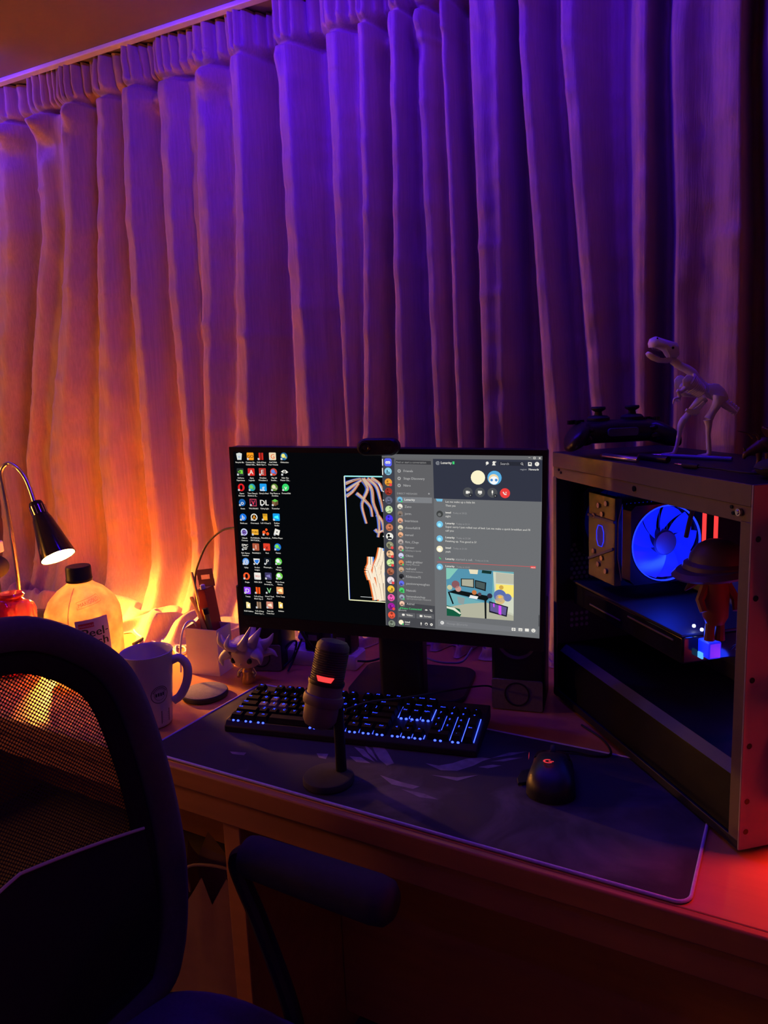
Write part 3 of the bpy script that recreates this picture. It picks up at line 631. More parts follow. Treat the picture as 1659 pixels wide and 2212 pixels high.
CH = [(518, 'Let me wake up a little bit', 0), (555, 'Then yes', 0), (622, 'izzad', 1), (658, 'aight', 0), (726, 'Lenarity', 1), (760, "Super sorry I just rolled out of bed. Let me make a quick breakfast and I'll", 0), (797, 'call you', 0),
      (863, 'Lenarity', 1), (898, 'Finishing up. You good in 5?', 0), (963, 'izzad', 1), (1000, 'yeah', 0), (1070, 'Lenarity', 1), (1140, 'Lenarity', 1)]
def tilt(x, y): return y + (x - 640) * .026 * (y / 1000)
for y, s, b in CH:
    bt_(s, 639, y, 28 if b else 27.5, WH if b else (208, 206, 200), bold=.04 if b else .01)
for x, y, s in ((710, 626, 'Today at 20:25'), (742, 731, 'Today at 21:11'), (744, 868, 'Today at 21:28'), (712, 968, 'Today at 21:30')): bt_(s, x, y, 23, (150, 150, 152))
bt_('started a call.', 738, 1076, 32, (165, 165, 166)); bt_('Today at 21:46', 925, 1084, 22, (150, 150, 152)); bt_('Today at 22:05', 746, 1146, 22, (150, 150, 152))
qd((545, 480), (612, 483), (606, 508), (556, 506), (110, 180, 215), 10)
for y, col in ((628, (60, 62, 62)), (728, (110, 185, 220)), (866, (110, 185, 220)), (967, (235, 225, 190)), (1140, (110, 185, 220))): bc(583, y, 33, col); bc(580, y + 6, 17, tuple(min(255, c + 45) for c in col), 11)
G.layer = 11; G.line(B(576, 1048), B(596, 1066), 8 * MM, (60, 200, 110)); G.line(B(558, 1092), B(1455, 1138), 4 * MM, (215, 75, 75)); qd((1460, 1131), (1512, 1133), (1512, 1157), (1460, 1153), (225, 70, 70), 11); bt_('NEW', 1468, 1152, 18, WH, lay=12)
# the picture posted in the chat: a desk with two screens
PQ = [B(645, 1150), B(1300, 1190), B(1298, 1662), B(652, 1612)]
def Qp(u, v): return PQ[0] * (1 - u) * (1 - v) + PQ[1] * u * (1 - v) + PQ[2] * u * v + PQ[3] * (1 - u) * v
def qq(pts, col, lay): G.layer = lay; G.poly([Qp(*p) for p in pts], col)
qq([(0, 0), (1, 0), (1, 1), (0, 1)], (105, 165, 172), 10)
qq([(0, 0), (.18, 0), (.05, .22), (0, .24)], (125, 190, 175), 11); qq([(.18, 0), (.70, 0), (.68, .7), (.02, .5), (0, .24), (.05, .22)], (80, 140, 165), 11)
qq([(0, .82), (.3, .72), (.6, .66), (1, .86), (1, 1), (0, 1)], (170, 170, 150), 12)
qq([(.70, .02), (1, .04), (1, .9), (.74, .8)], (200, 205, 185), 12); qq([(.74, .03), (1, .05), (1, .25), (.74, .25)], (178, 178, 160), 13); qq([(.74, .27), (1, .27), (1, .52), (.74, .48)], (240, 220, 110), 13)
qq([(.34, .0), (.48, .0), (.47, .09), (.36, .09)], (222, 212, 180), 13); qq([(.54, .0), (.68, .01), (.67, .07), (.53, .06)], (20, 50, 45), 13)
qq([(.22, .2), (.42, .19), (.42, .38), (.22, .36)], (28, 34, 36), 13); qq([(.235, .215), (.405, .205), (.405, .36), (.235, .345)], (165, 165, 145), 14)
qq([(.43, .21), (.60, .25), (.59, .43), (.43, .38)], (22, 26, 30), 13); qq([(.445, .235), (.58, .265), (.575, .40), (.445, .36)], (70, 85, 85), 14)
qq([(.02, .5), (.14, .44), (.66, .53), (.60, .63)], (14, 20, 22), 13); qq([(.57, .6), (.60, .62), (.60, 1.0), (.575, 1.0)], (14, 18, 22), 13); qq([(.02, .5), (.045, .5), (.11, .74), (.09, .75)], (14, 18, 22), 13)
qq([(.16, .58), (.28, .6), (.26, .74), (.18, .72)], (135, 150, 150), 13); qq([(.36, .53), (.48, .55), (.46, .61), (.34, .59)], (225, 225, 225), 14)
qq([(0, .78), (.2, .84), (.22, .95), (.2, 1), (0, 1)], (20, 85, 60), 14); qq([(0, .80), (.12, .82), (.22, .93), (.2, .95), (.1, .87), (0, .84)], (215, 220, 200), 15)
qq([(.64, .63), (.92, .72), (.90, .93), (.64, .86)], (26, 24, 40), 14); qq([(.655, .66), (.90, .735), (.885, .9), (.655, .83)], (95, 85, 140), 15); qq([(.78, .70), (.82, .71), (.82, .9), (.78, .88)], (205, 70, 240), 16); qq([(.70, .67), (.72, .675), (.72, .75), (.70, .74)], (205, 70, 240), 16)
G.layer = 15
for u, v, r_, col in ((.80, .5, 62, (85, 105, 165)), (.80, .58, 50, (205, 175, 120)), (.91, .53, 40, (95, 110, 165)), (.65, .52, 26, (45, 40, 60)), (.82, .33, 22, (200, 160, 70)), (.14, .33, 40, (130, 85, 90)), (.18, .42, 30, (190, 140, 130)), (.05, .4, 26, (190, 190, 150)), (.42, .47, 24, (190, 110, 60)), (.5, .5, 18, (80, 60, 70))): G.ci(Qp(u, v), r_ * MM, col)
G.layer = 16; G.ci(Qp(.80, .53), 18 * MM, (240, 180, 60), ry=11 * MM)
# lower bar of the chat window
G.layer = 10; G.poly([B(568, 1650), B(1530, 1745), B(1530, 1790), B(570, 1712)], (112, 114, 118)); bc(607, 1681, 19, (210, 210, 208), 11); bt_('+', 598, 1691, 30, (90, 90, 95), lay=12); bt_('Message @Lenarity', 652, 1696, 27, (140, 141, 144))
for x, y, s in ((1298, 1745, 'sq'), (1364, 1748, 'sq'), (1427, 1752, 'sq'), (1490, 1757, 'ci')):
    if s == 'ci': bc(x, y, 20, WH, 11); bc(x - 7, y - 4, 3, (90, 90, 94), 12); bc(x + 7, y - 4, 3, (90, 90, 94), 12); qd((x - 8, y + 6), (x + 8, y + 6), (x + 5, y + 11), (x - 5, y + 11), (90, 90, 94), 12)
    else: G.layer = 11; G.poly(rrect(38 * MM, 30 * MM, 4 * MM, 2, *B(x, y)), WH)
bt_('GIF', 1349, 1756, 20, (95, 97, 100), bold=.04, lay=12); qd((1283, 1742), (1314, 1743), (1314, 1747), (1283, 1746), (103, 105, 108), 12); qd((1296, 1732), (1300, 1732), (1300, 1760), (1296, 1760), (103, 105, 108), 12)
bt_('Voice Connected', 212, 1548, 30, (60, 200, 110), bold=.04); bt_('@Lenarity', 184, 1563, 20, (190, 190, 188))
for k in range(4): qd((186 + 6 * k, 1545 - 5 * k), (190 + 6 * k, 1545 - 5 * k), (190 + 6 * k, 1548), (186 + 6 * k, 1548), (60, 200, 110), 11)
bc(452, 1558, 8, WH, 11); G.line(B(438, 1558), B(468, 1560), 4 * MM, WH); G.line(B(488, 1552), B(498, 1570), 7 * MM, WH); G.line(B(497, 1569), B(512, 1570), 7 * MM, WH); bt_('x', 500, 1560, 24)
for x0, x1, s in ((186, 345, 'Video'), (357, 527, 'Screen')): qd((x0, 1582 + (x0 - 186) * .06), (x1, 1590 + (x0 - 186) * .06), (x1, 1636 + (x0 - 186) * .06), (x0, 1628 + (x0 - 186) * .06), (88, 89, 93), 10); bt_(s, x0 + 74, 1614 + (x0 - 186) * .07, 28, WH, bold=.04); G.layer = 11; G.poly(rrect(28 * MM, 22 * MM, 5 * MM, 2, *B(x0 + 45, 1604 + (x0 - 186) * .07)), WH)
bc(210, 1676, 26, (235, 228, 195)); bc(226, 1695, 9, (60, 200, 110), 11); bt_('izzad', 246, 1680, 28, WH, bold=.04); bt_('#6669', 246, 1700, 19, (180, 180, 178))
G.layer = 11; G.poly(rrect(12 * MM, 24 * MM, 5 * MM, 3, *B(403, 1688)), WH); G.line(B(403, 1700), B(403, 1708), 4 * MM, WH); bc(453, 1694, 15, WH, 11); bc(453, 1697, 10, (66, 67, 72), 12); bc(503, 1699, 14, WH, 11); bc(503, 1699, 5, (66, 67, 72), 12)
qd((1540, 1605), (1550, 1607), (1548, 1718), (1538, 1716), (70, 72, 76), 10)
SCREEN_S = 1.12
scr = G.build('screen_image', ink_glow('screen_light', SCREEN_S), hous); scr['label'] = 'lit screen with desktop icons and a chat window'; scr.location = (0, -.0002, 0)
# print on the lower bezel
PR = Flat(); p_ = S(526, 1342); PR.text('G-SYNC', (p_.x + .005, -SH / 2 - .016), .008, (70, 70, 70)); pb = PR.build('bezel_print', ink_print('grey_print'), hous); pb.location = (0, -.0018, 0)
# stand
MB().prism(rrect(.085, .046, .01, 4, 0, .111), .33, (0, 0, .008)).build('stand_neck', K['blk'], mon, bevel=.002)
MB().prism(rrect(.23, .17, .03, 6, 0, .175), .010, (0, 0, .0008), bev=.002).build('stand_base', K['blk'], mon)

# ================================================================ webcam
wp = MC + EX * S(824, 968).x + EZ * (SH / 2 + bt + .001)
wc = thing('webcam', 'small black webcam clipped on top of the monitor', 'webcam', wp, MY)
hd = MB().prism(rrect(.070, .028, .0139, 8, 0, .006), .022, (0, .008, 0), (1, 0, 0), (0, 0, 1), .004).build('body', K['blk'], wc)
MB().lathe([(0, .0), (.004, .0), (.0062, -.002), (.0085, -.0025), (.0100, -.001), (.0105, .003), (0, .003)], 24, (-.020, -.0145, .006), (0, 1, 0)).build('lens', K['blkg'], hd)
Wp = Flat(); Wp.text('logi', (.012, .002), .010, (70, 72, 78)); q = Wp.build('print', ink_print('webcam_print'), hd); q.location = (0, -.0143, 0)
MB().box((0, .0135, .0028), (.030, .046, .004)).box((0, .034, -.016), (.030, .005, .04)).build('clip', K['blk'], wc, bevel=.001)
hd.location = (0, -.012, -.003)
MB().box((0, .071, .30), (.075, .05, .08)).build('hinge_bracket', K['blk'], mon, bevel=.003)
# ================================================================ mouse pad
PX0, PX1, PY0, PY1 = -.937, -.087, .802, 1.112
pad = thing('mouse_pad', 'long dark mouse pad with purple stitched edge along the desk front', 'mouse pad', ((PX0 + PX1) / 2, (PY0 + PY1) / 2, T))
def pad_mat():
    m = mat('pad_cloth', (.035, .03, .05), .9, var=0, bump=.3, bs=1500); nt = m.node_tree; N = nt.nodes; b = N['Principled BSDF']
    tc = N.new('ShaderNodeTexCoord'); n1 = N.new('ShaderNodeTexNoise'); n1.inputs['Scale'].default_value = 9; n1.inputs['Detail'].default_value = 8; n1.inputs['Distortion'].default_value = 1.2
    n2 = N.new('ShaderNodeTexNoise'); n2.inputs['Scale'].default_value = 4; n2.inputs['Detail'].default_value = 3
    mul = N.new('ShaderNodeMath'); mul.operation = 'MULTIPLY'
    cr = N.new('ShaderNodeValToRGB'); cr.color_ramp.elements[0].position = .27; cr.color_ramp.elements[0].color = (.028, .025, .042, 1); cr.color_ramp.elements[1].position = .45; cr.color_ramp.elements[1].color = (.095, .08, .12, 1)
    nt.links.new(tc.outputs['Object'], n1.inputs['Vector']); nt.links.new(tc.outputs['Object'], n2.inputs['Vector']); nt.links.new(n1.outputs['Fac'], mul.inputs[0]); nt.links.new(n2.outputs['Fac'], mul.inputs[1])
    nt.links.new(mul.outputs[0], cr.inputs[0]); nt.links.new(cr.outputs[0], b.inputs['Base Color']); return m
pw, ph = PX1 - PX0, PY1 - PY0
cl = MB().prism(rrect(pw, ph, .018, 6), .003, (0, 0, .0003)).build('cloth', pad_mat(), pad, smooth=0)
edge = [Vector((x, y, .0026)) for x, y in rrect(pw - .003, ph - .003, .017, 6)]
MB().tube(edge + edge[:2], .0022, 8, cap=False).build('stitched_edge', mat('edge_thread', (.50, .44, .75), .8, var=.2, vs=200, bump=.6, bs=900), pad, smooth=60)
K['padprint'] = mat('pad_print', (.17, .14, .21), .9, var=.6, vs=60)
def padpt(px, py): p = at_z(px, py, .0034); return (p.x - pad.location.x, p.y - pad.location.y)
c6 = lambda x, y: padpt(380 + x * .50633, 1350 + y * .50633)
mb = MB()
for poly in ([(830, 500), (870, 500), (905, 545), (930, 590), (900, 600), (870, 575), (850, 545)], [(800, 505), (835, 535), (860, 580), (820, 545)], [(760, 520), (800, 530), (850, 585), (800, 560)], [(740, 560), (790, 565), (830, 590), (770, 585)],
             [(1065, 590), (1120, 600), (1180, 590), (1240, 570), (1300, 565), (1345, 570), (1310, 580), (1270, 600), (1200, 622), (1130, 620)],
             [(1345, 568), (1420, 545), (1500, 540), (1430, 556)], [(1345, 582), (1420, 568), (1480, 566), (1400, 582)], [(1290, 606), (1350, 596), (1390, 600), (1330, 612)], [(230, 540), (300, 545), (290, 556), (240, 550)], [(600, 548), (650, 550), (640, 572), (610, 566)],
             [(870, 640), (960, 670), (1040, 690), (1010, 700), (920, 680)], [(960, 700), (1060, 720), (1120, 745), (1040, 735)], [(1090, 640), (1200, 650), (1290, 640), (1200, 665)]):
    MB().prism([c6(*p) for p in poly], .0001, (0, 0, .0034)).build('print_patch', K['padprint'], cl, smooth=0)

# ================================================================ keyboard
ka = at_z(486, 1556, .022); kb_ = at_z(1040, 1612, .022); KA = math.atan2(kb_.y - ka.y, kb_.x - ka.x)
kb = thing('keyboard', 'black full-size keyboard with blue backlit keys below the monitor', 'keyboard', (ka.x, ka.y, T + .0034), KA)
U = .01905; KW = 22.5 * U + .014; TIL = math.radians(5.0)
def kz(y): return .016 + y * math.tan(TIL)
mb = MB(); pr = [(-.004, 0), (-.004, .010), (.004, .0185), (.132, kz(.132)), (.140, kz(.14) - .004), (.140, .004), (.132, 0)]
mb.prism([(y, z) for y, z in pr], KW, (0, 0, .0002), (0, 1, 0), (0, 0, 1))
K['kbd'] = mat('keyboard_case', (.02, .019, .023), .6, var=.15, spec=.3)
mb.build('case', K['kbd'], kb, bevel=.0015)
K['key'] = mat('keycap', (.006, .006, .007), .7, var=.1, spec=.2); K['keyw'] = mat('keycap_grey', (.22, .18, .22), .6, var=.15, bump=.4, bs=900)
rows = [
 (6.35 * U - .008, [('Esc', 0, 1)] + [('F%d' % (i + 1), 2 + i + (.5 if i > 3 else 0) + (.5 if i > 7 else 0), 1) for i in range(12)] + [('PrtSc', 15.25, 1), ('ScrLk', 16.25, 1), ('Pause', 17.25, 1)]),
 (5.1 * U - .008, [(c, i, 1) for i, c in enumerate('`1234567890-=')] + [('Back', 13, 2), ('Ins', 15.25, 1), ('Home', 16.25, 1), ('PgUp', 17.25, 1), ('Num', 18.5, 1), ('/', 19.5, 1), ('*', 20.5, 1), ('-', 21.5, 1)]),
 (4.1 * U - .008, [('Tab', 0, 1.5)] + [(c, 1.5 + i, 1) for i, c in enumerate('QWERTYUIOP[]')] + [('\\', 13.5, 1.5), ('Del', 15.25, 1), ('End', 16.25, 1), ('PgDn', 17.25, 1), ('7', 18.5, 1), ('8', 19.5, 1), ('9', 20.5, 1)]),
 (3.1 * U - .008, [('Caps', 0, 1.75)] + [(c, 1.75 + i, 1) for i, c in enumerate("ASDFGHJKL;'")] + [('Enter', 12.75, 2.25), ('4', 18.5, 1), ('5', 19.5, 1), ('6', 20.5, 1)]),
 (2.1 * U - .008, [('Shift', 0, 2.25)] + [(c, 2.25 + i, 1) for i, c in enumerate('ZXCVBNM,./')] + [('Shift', 12.25, 2.75), ('^', 16.25, 1), ('1', 18.5, 1), ('2', 19.5, 1), ('3', 20.5, 1)]),
 (1.1 * U - .008, [('Ctrl', 0, 1.25), ('Win', 1.25, 1.25), ('Alt', 2.5, 1.25), ('', 3.75, 6.25), ('Alt', 10, 1.25), ('Fn', 11.25, 1.25), ('Menu', 12.5, 1.25), ('Ctrl', 13.75, 1.25), ('<', 15.25, 1), ('v', 16.25, 1), ('>', 17.25, 1), ('0', 18.5, 2), ('.', 20.5, 1)])]
def key(lab, x, y, wu, hu=1):
    z0 = kz(y) + .0035; mb = MB(); hw, hh = wu * U / 2 - .0007, hu * U / 2 - .0007
    tw, th, H = hw - .0027, hh - .0030, .0085
    vs = [(sx * hw, sy * hh, 0) for sx, sy in ((-1, -1), (1, -1), (1, 1), (-1, 1))] + [(sx * tw, sy * th + .0008, H) for sx, sy in ((-1, -1), (1, -1), (1, 1), (-1, 1))]
    mb.add(vs, [(0, 1, 5, 4), (1, 2, 6, 5), (2, 3, 7, 6), (3, 0, 4, 7), (4, 5, 6, 7), (3, 2, 1, 0)])
    if lab:
        mb.m = 1; v2, f2, w2 = text2d(lab); sz = .0070 if len(lab) == 1 else min(.0044, 2 * tw * .92 / w2)
        ox = -w2 * sz / 2 if len(lab) == 1 else (-tw + .0004 if wu > 1.4 else -w2 * sz / 2)
        mb.add([(ox + a * sz, th - .0052 + .0012 + b * sz * 1.05 - (.0 if len(lab) == 1 else 0), H + .00012) for a, b in v2], f2)
    m = K['keyw'] if lab in 'WASD' and lab and x < 6 * U and wu == 1 else K['key']
    o = mb.build('key', [m, K['blue_leg']], kb, smooth=0, fix=False); o.location = (x, y, z0); o.rotation_euler = (TIL, 0, 0); return o
for y, ks in rows:
    for lab, x, wu in ks: key(lab, .007 + (x + wu / 2) * U, y, wu)
key('+', .007 + 22 * U, 3.6 * U - .008, 1, 2); key('Ent', .007 + 22 * U, 1.6 * U - .008, 1, 2)
# switch lights glowing under and between the keys
mb = MB()
def bead(x, y, r=.0019): mb.ell((x, y, kz(y) + .0022), (r * 1.25, r, r), 8, 5)
yb = rows[5][0]
for lab, x, wu in rows[5][1]:
    for d in ((-.0045, .0045) if wu < 3 else (.020, .028)): bead(.007 + (x + wu / 2) * U + d, yb - U / 2 + .0006)
for x in (15.75, 16.75, 17.75):
    for d in (-.0045, .0045): bead(.007 + x * U + d, rows[2][0] - U / 2 - .001, .0021)
def seam(x, y0, y1, wd=.0011): mb.box((x, (y0 + y1) / 2, kz((y0 + y1) / 2) + .0030), (wd, y1 - y0, .0012), Rx(TIL))
for x in (15.22, 16.25, 17.25, 18.30): seam(.007 + x * U, rows[2][0] - U * .5, rows[1][0] + U * .4 if x in (15.22, 18.30) else rows[2][0] - U * .1)
for x in (19.5, 20.5, 21.5, 22.52): seam(.007 + x * U, rows[5][0] - (.3 if x != 19.5 else -.75) * U, rows[2][0] + U * .45)
for x in (11.25, 12.5, 13.75, 16.25, 17.25, 18.28): seam(.007 + x * U, rows[5][0] - U * .5, rows[5][0] + U * .05)
bl = mb.build('switch_lights', K['blue_led'], kb); tag(bl, kind='stuff')
MB().box((.007 + 16.75 * U, rows[3][0], kz(rows[3][0]) + .0006), (3.0 * U, .9 * U, .0006), Rx(TIL)).build('backlit_plate', mat('plate_glow', (.02, .02, .03), .4, emis=(.01, .02, 1), es=.06), kb)
MB().cyl((.007 + 16.55 * U, .134, kz(.134)), (.007 + 16.55 * U, .134, kz(.134) + .0012), .0014, None, 10).build('indicator_light', K['white_led'], kb)
MB().cyl((.007 + 17.35 * U, .134, kz(.134)), (.007 + 17.35 * U, .134, kz(.134) + .0012), .0014, None, 10).build('indicator_light', glow('indicator_red', (1, .12, .05), 1.5), kb)
# ================================================================ microphone
mp = at_z(710, 1688, .0034)
mic = thing('microphone', 'dark grey desk microphone with glowing red light on a round stand', 'microphone', (mp.x, mp.y, T + .0034), YAW)
MB().lathe([(0, .0002), (.036, .0002), (.0385, .002), (.0385, .008), (.037, .0105), (.034, .0112), (0, .0112)], 48).build('base', K['blkm'], mic)
MB().tube([(.019, .012, .010), (.019, .012, .05), (.019, .012, .10), (.020, .012, .125)], [.0085, .008, .008, .008], 14, flat=.8).build('pole', K['blk'], mic)
b0, b1 = Vector((-.012, .006, .083)), Vector((.017, .030, .208)); ax = (b1 - b0).normalized(); Lb = (b1 - b0).length
K['mic'] = mat('mic_body', (.16, .13, .11), .6, .2, var=.1, vs=60, bump=.15, bs=600)
low = MB().lathe([(0, 0), (.012, .001), (.021, .006), (.0255, .014), (.0262, .024), (.0262, .066), (.0255, .068), (0, .068)], 40, b0, ax).build('body', K['mic'], mic)
gr = [(.0245, .072)]
for k in range(13): z = .074 + k * .0034; gr += [(.0255, z), (.0255, z + .0017), (.0240, z + .0021), (.0240, z + .0032)]
gr += [(.0255, .119), (.0245, .126), (.020, .1315), (.010, .134), (0, .1345)]
MB().lathe([(0, .072)] + gr, 40, b0, ax).build('grille', mat('mic_grille', (.07, .062, .058), .55, .4, var=.2, vs=300, bump=.5, bs=1500), mic)
MB().lathe([(.020, .067), (.0272, .067), (.0278, .070), (.0272, .073), (.020, .073)], 40, b0, ax, closed=True).build('collar', K['blk'], mic)
MB().lathe([(.0255, .036), (.0292, .037), (.0305, .041), (.0305, .047), (.0292, .051), (.0255, .052)], 40, b0, ax, closed=True).build('mount_ring', K['mic'], mic)
mb = MB(); x_, y_, a_ = frame(ax, (0, -1, 0))
vs = []
for zz, wd in ((.0745, .36), (.0815, .50)):
    for k in range(9):
        an = -wd + 2 * wd * k / 8 - .12; vs.append(b0 + a_ * zz + x_ * .0279 * math.cos(an) + y_ * .0279 * math.sin(an))
for zz, wd in ((.0745, .36), (.0815, .50)):
    for k in range(9):
        an = -wd + 2 * wd * k / 8 - .12; vs.append(b0 + a_ * zz + x_ * .0235 * math.cos(an) + y_ * .0235 * math.sin(an))
fs = [(k, k + 1, 10 + k, 9 + k) for k in range(8)] + [(18 + k, 27 + k, 28 + k, 19 + k) for k in range(8)] + [(k, 18 + k, 19 + k, k + 1) for k in range(8)] + [(9 + k, 10 + k, 28 + k, 27 + k) for k in range(8)] + [(0, 9, 27, 18), (8, 26, 35, 17)]
mb.add(vs, fs).build('mute_light', K['red_led'], low)
ML = lambda P_: Rz(-YAW) @ (P_ - Vector(mic.location))
MB().tube(bez([(.03, .03, .10), ML(at_d(800, 1516, 1.09)), ML(at_d(870, 1508, 1.13)), ML(at_d(955, 1494, 1.19)), ML(at_z(1035, 1482, .05)), ML(at_z(1062, 1484, .012)), ML(at_z(1066, 1496, .002))], 8), .0017, 8).build('cable', K['rub'], mic)

# ================================================================ mouse
mo = at_z(1192, 1690, .0034)
MA_ = math.radians(14)
ms = thing('mouse', 'black gaming mouse with glowing red emblem on the pad', 'mouse', (mo.x, mo.y, T + .0034), MA_)
def mouse_shape(n=28, m=18):
    vs = []; fs = []
    for i in range(n + 1):
        t_ = i / n; y = -.060 + .122 * t_; e = math.sqrt(max(0, 1 - (2 * t_ - 1) ** 4 * .96))
        wd = (.0315 + .0035 * math.cos(2 * math.pi * (t_ - .12))) * e; ht = (.016 + .0245 * math.sin(math.pi * min(1, .12 + .80 * t_)) ** 1.0) * (.45 + .55 * e)
        if t_ > .55: ht *= 1 - .55 * (t_ - .55)
        for j in range(m + 1):
            a = math.pi * j / m; c, s_ = math.cos(a), math.sin(a)
            vs.append((math.copysign(abs(c) ** .65, c) * wd * (1 + .06 * (1 - s_)), y, .001 + ht * s_ ** .6))
    for i in range(n):
        for j in range(m): fs.append((i * (m + 1) + j, (i + 1) * (m + 1) + j, (i + 1) * (m + 1) + j + 1, i * (m + 1) + j + 1))
    fs += [tuple(range(m, -1, -1)), tuple(n * (m + 1) + j for j in range(m + 1))]
    for i in range(n): fs.append((i * (m + 1) + m, (i + 1) * (m + 1) + m, (i + 1) * (m + 1), i * (m + 1)))
    return vs, fs
sh = MB().add(*mouse_shape()).build('shell', K['blk'], ms, smooth=50)
MB().prism([(-.031, -.012), (-.047, -.02), (-.050, -.005), (-.045, .018), (-.031, .026)], .004, (0, 0, .001), bev=.001).build('thumb_rest', K['blk'], ms)
MB().lathe([(.004, -.0035), (.0105, -.0035), (.0115, 0), (.0105, .0035), (.004, .0035)], 20, (0, .034, .030), (1, 0, 0), closed=True).build('scroll_wheel', K['rub'], ms)
for s_ in (-1, 1): MB().prism([(s_ * .003, .012), (s_ * .026, .010), (s_ * .024, .045), (s_ * .016, .060), (s_ * .003, .062)], .0035, (0, 0, .0335 if True else 0), (1, 0, 0), (0, .96, -.28)).build('button', K['blkg'], ms, bevel=.001)
mb = MB()
def arc(cx, cy, r0, r1, a0, a1, n=14):
    vs = []
    for k in range(n + 1):
        a = math.radians(a0 + (a1 - a0) * k / n); vs += [(cx + r0 * math.cos(a), cy + r0 * math.sin(a), 0), (cx + r1 * math.cos(a), cy + r1 * math.sin(a), 0)]
    mb.add(vs, [(2 * k, 2 * k + 1, 2 * k + 3, 2 * k + 2) for k in range(n)])
arc(0, 0, .0042, .0072, 60, 330); mb.add([(.0005, -.0012, 0), (.0078, -.0012, 0), (.0078, .0016, 0), (.0005, .0016, 0)], [(0, 1, 2, 3)])
K['emb'] = glow('mouse_emblem_light', (1, .05, .07), .75)
lg = mb.build('emblem', K['emb'], ms, smooth=0); lg.location = (-.004, -.020, .0435); lg.rotation_euler = (math.radians(-6), 0, 0)
mb = MB()
for k in range(3): mb.add([(-.0335, .004 + k * .004, .020), (-.0335, .0065 + k * .004, .020), (-.0335, .009 + k * .004, .026), (-.0335, .0065 + k * .004, .026)], [(0, 1, 2, 3)])
lg2 = mb.build('side_lights', K['emb'], ms, smooth=0); lg2.location = (-.001, .012, .004)
MB().tube(bez([(0, .058, .012), (.004, .085, .006), (.03, .093, .004), (.062, .088, .003), (.085, .10, .002), (.075, .15, -.001), (.04, .20, -.0012)], 8), .0018, 8).build('cord', K['rub'], ms)

# ================================================================ speakers
def speaker(loc, rz, label, led):
    t = thing('speaker', label, 'speaker', loc, rz, 'pair of desk speakers')
    b = MB().prism(rrect(.092, .11, .008, 4), .185, (0, 0, .0004)).build('cabinet', K['blk'], t, bevel=.002)
    MB().prism(rrect(.090, .056, .004, 3, 0, .03), .004, (0, -.0552, 0), (1, 0, 0), (0, 0, 1)).build('front_cloth', K['greyf'], b)
    for z, r in ((.132, .034), (.032, .020)):
        d = MB().lathe([(r + .003, 0), (r + .004, -.003), (r, -.004), (r * .92, -.002), (r * .8, .004), (r * .45, .012), (r * .42, .008), (0, .004)], 36, (0, -.0555, z), (0, 1, 0)).build('driver', mat('speaker_cone', (.12, .09, .07), .5, var=.1) if z > .1 else K['blkm'], t)
        MB().lathe([(r * 1.12, -.002), (r * 1.12, -.005), (r * 1.0, -.005), (r * 1.0, -.002)], 36, (0, -.0555, z), (0, 1, 0), closed=True).build('surround', K['rub'], d)
    if led: MB().cyl((.015, -.0555, .165), (.015, -.0565, .165), .0018, None, 10).build('power_light', K['blue_led'], b)
    P_ = Flat(); P_.text('LOGI', (-.04, .047), .009, (120, 116, 110)); q = P_.build('print', ink_print('speaker_print'), b); q.location = (0, -.0594, 0)
    return t
p_ = at_z(545, 1456, 0); speaker((p_.x - .012, p_.y + .075, T), math.radians(20), 'black desk speaker behind the figurine left of the monitor', False)
p_ = at_z(1137, 1541, 0); speaker((p_.x - .03, p_.y + .06, T), math.radians(12), 'black desk speaker with tiny blue light under the right end of the monitor', True)

# ================================================================ coaster, mug
p_ = at_z(443, 1499, .004)
co = thing('coaster', 'round grey wireless charging puck on the desk beside the mug', 'charger', (p_.x, p_.y, T))
MB().lathe([(0, .0003), (.042, .0003), (.0445, .003), (.0450, .008), (.0440, .0105), (0, .0105)], 48).build('body', K['blkm'], co)
MB().lathe([(0, .0106), (.0425, .0106), (.0432, .0113), (.042, .0118), (0, .0118)], 48).build('top_pad', K['greyf'], co)
mg = at_z(331, 1562, 0)
mug = thing('mug', 'tall white mug with round printed emblem at the desk edge', 'mug', (mg.x, mg.y, T), YAW)
K['mug'] = mat('mug_glaze', (.66, .62, .64), .28, var=.03, coat=.3)
Hm = .137
prf = [(0, .002), (.030, .0005), (.033, .002), (.0345, .006), (.0455, Hm - .002), (.0462, Hm), (.0452, Hm + .0012), (.0440, Hm), (.0428, Hm - .004), (.0325, .009), (.029, .006), (0, .006)]
mugb = MB().lathe(prf, 56).build('body', K['mug'], mug, smooth=50)
def mugr(z): return .0345 + (.011) * (z - .006) / (Hm - .008)
an = math.radians(8)
hp = [Vector((math.cos(an) * r, math.sin(an) * r, z)) for r, z in ((.040, Hm - .022), (.056, Hm - .018), (.068, Hm - .034), (.066, Hm - .062), (.053, Hm - .088), (.039, Hm - .098))]
MB().tube(bez(hp, 6), .0058, 12, flat=1.35).build('handle', K['mug'], mug)
def wrap(fl, name, m, parent, phi0, z0, lift=.0003):
    vs = []
    for (x, y, z) in fl.v:
        zz = z0 + z; r = mugr(zz) + lift; a = phi0 + x / r; vs.append((r * math.sin(a), -r * math.cos(a), zz))
    fl.v = vs; return fl.build(name, m, parent)
E1 = Flat(); INK = (70, 60, 62)
def ringpoly(fl, c, r0, r1, n=40):
    for k in range(n):
        a, b = 2 * math.pi * k / n, 2 * math.pi * (k + 1) / n
        fl.poly([(c[0] + r * math.cos(q), c[1] + r * math.sin(q)) for r, q in ((r0, a), (r1, a), (r1, b), (r0, b))], INK)
ringpoly(E1, (0, 0), .0150, .0162); ringpoly(E1, (0, 0), .0098, .0104)
for k in range(4): E1.rc((-.0066 + .0044 * k, .0004 * (k % 2)), .0030, .0062, INK)
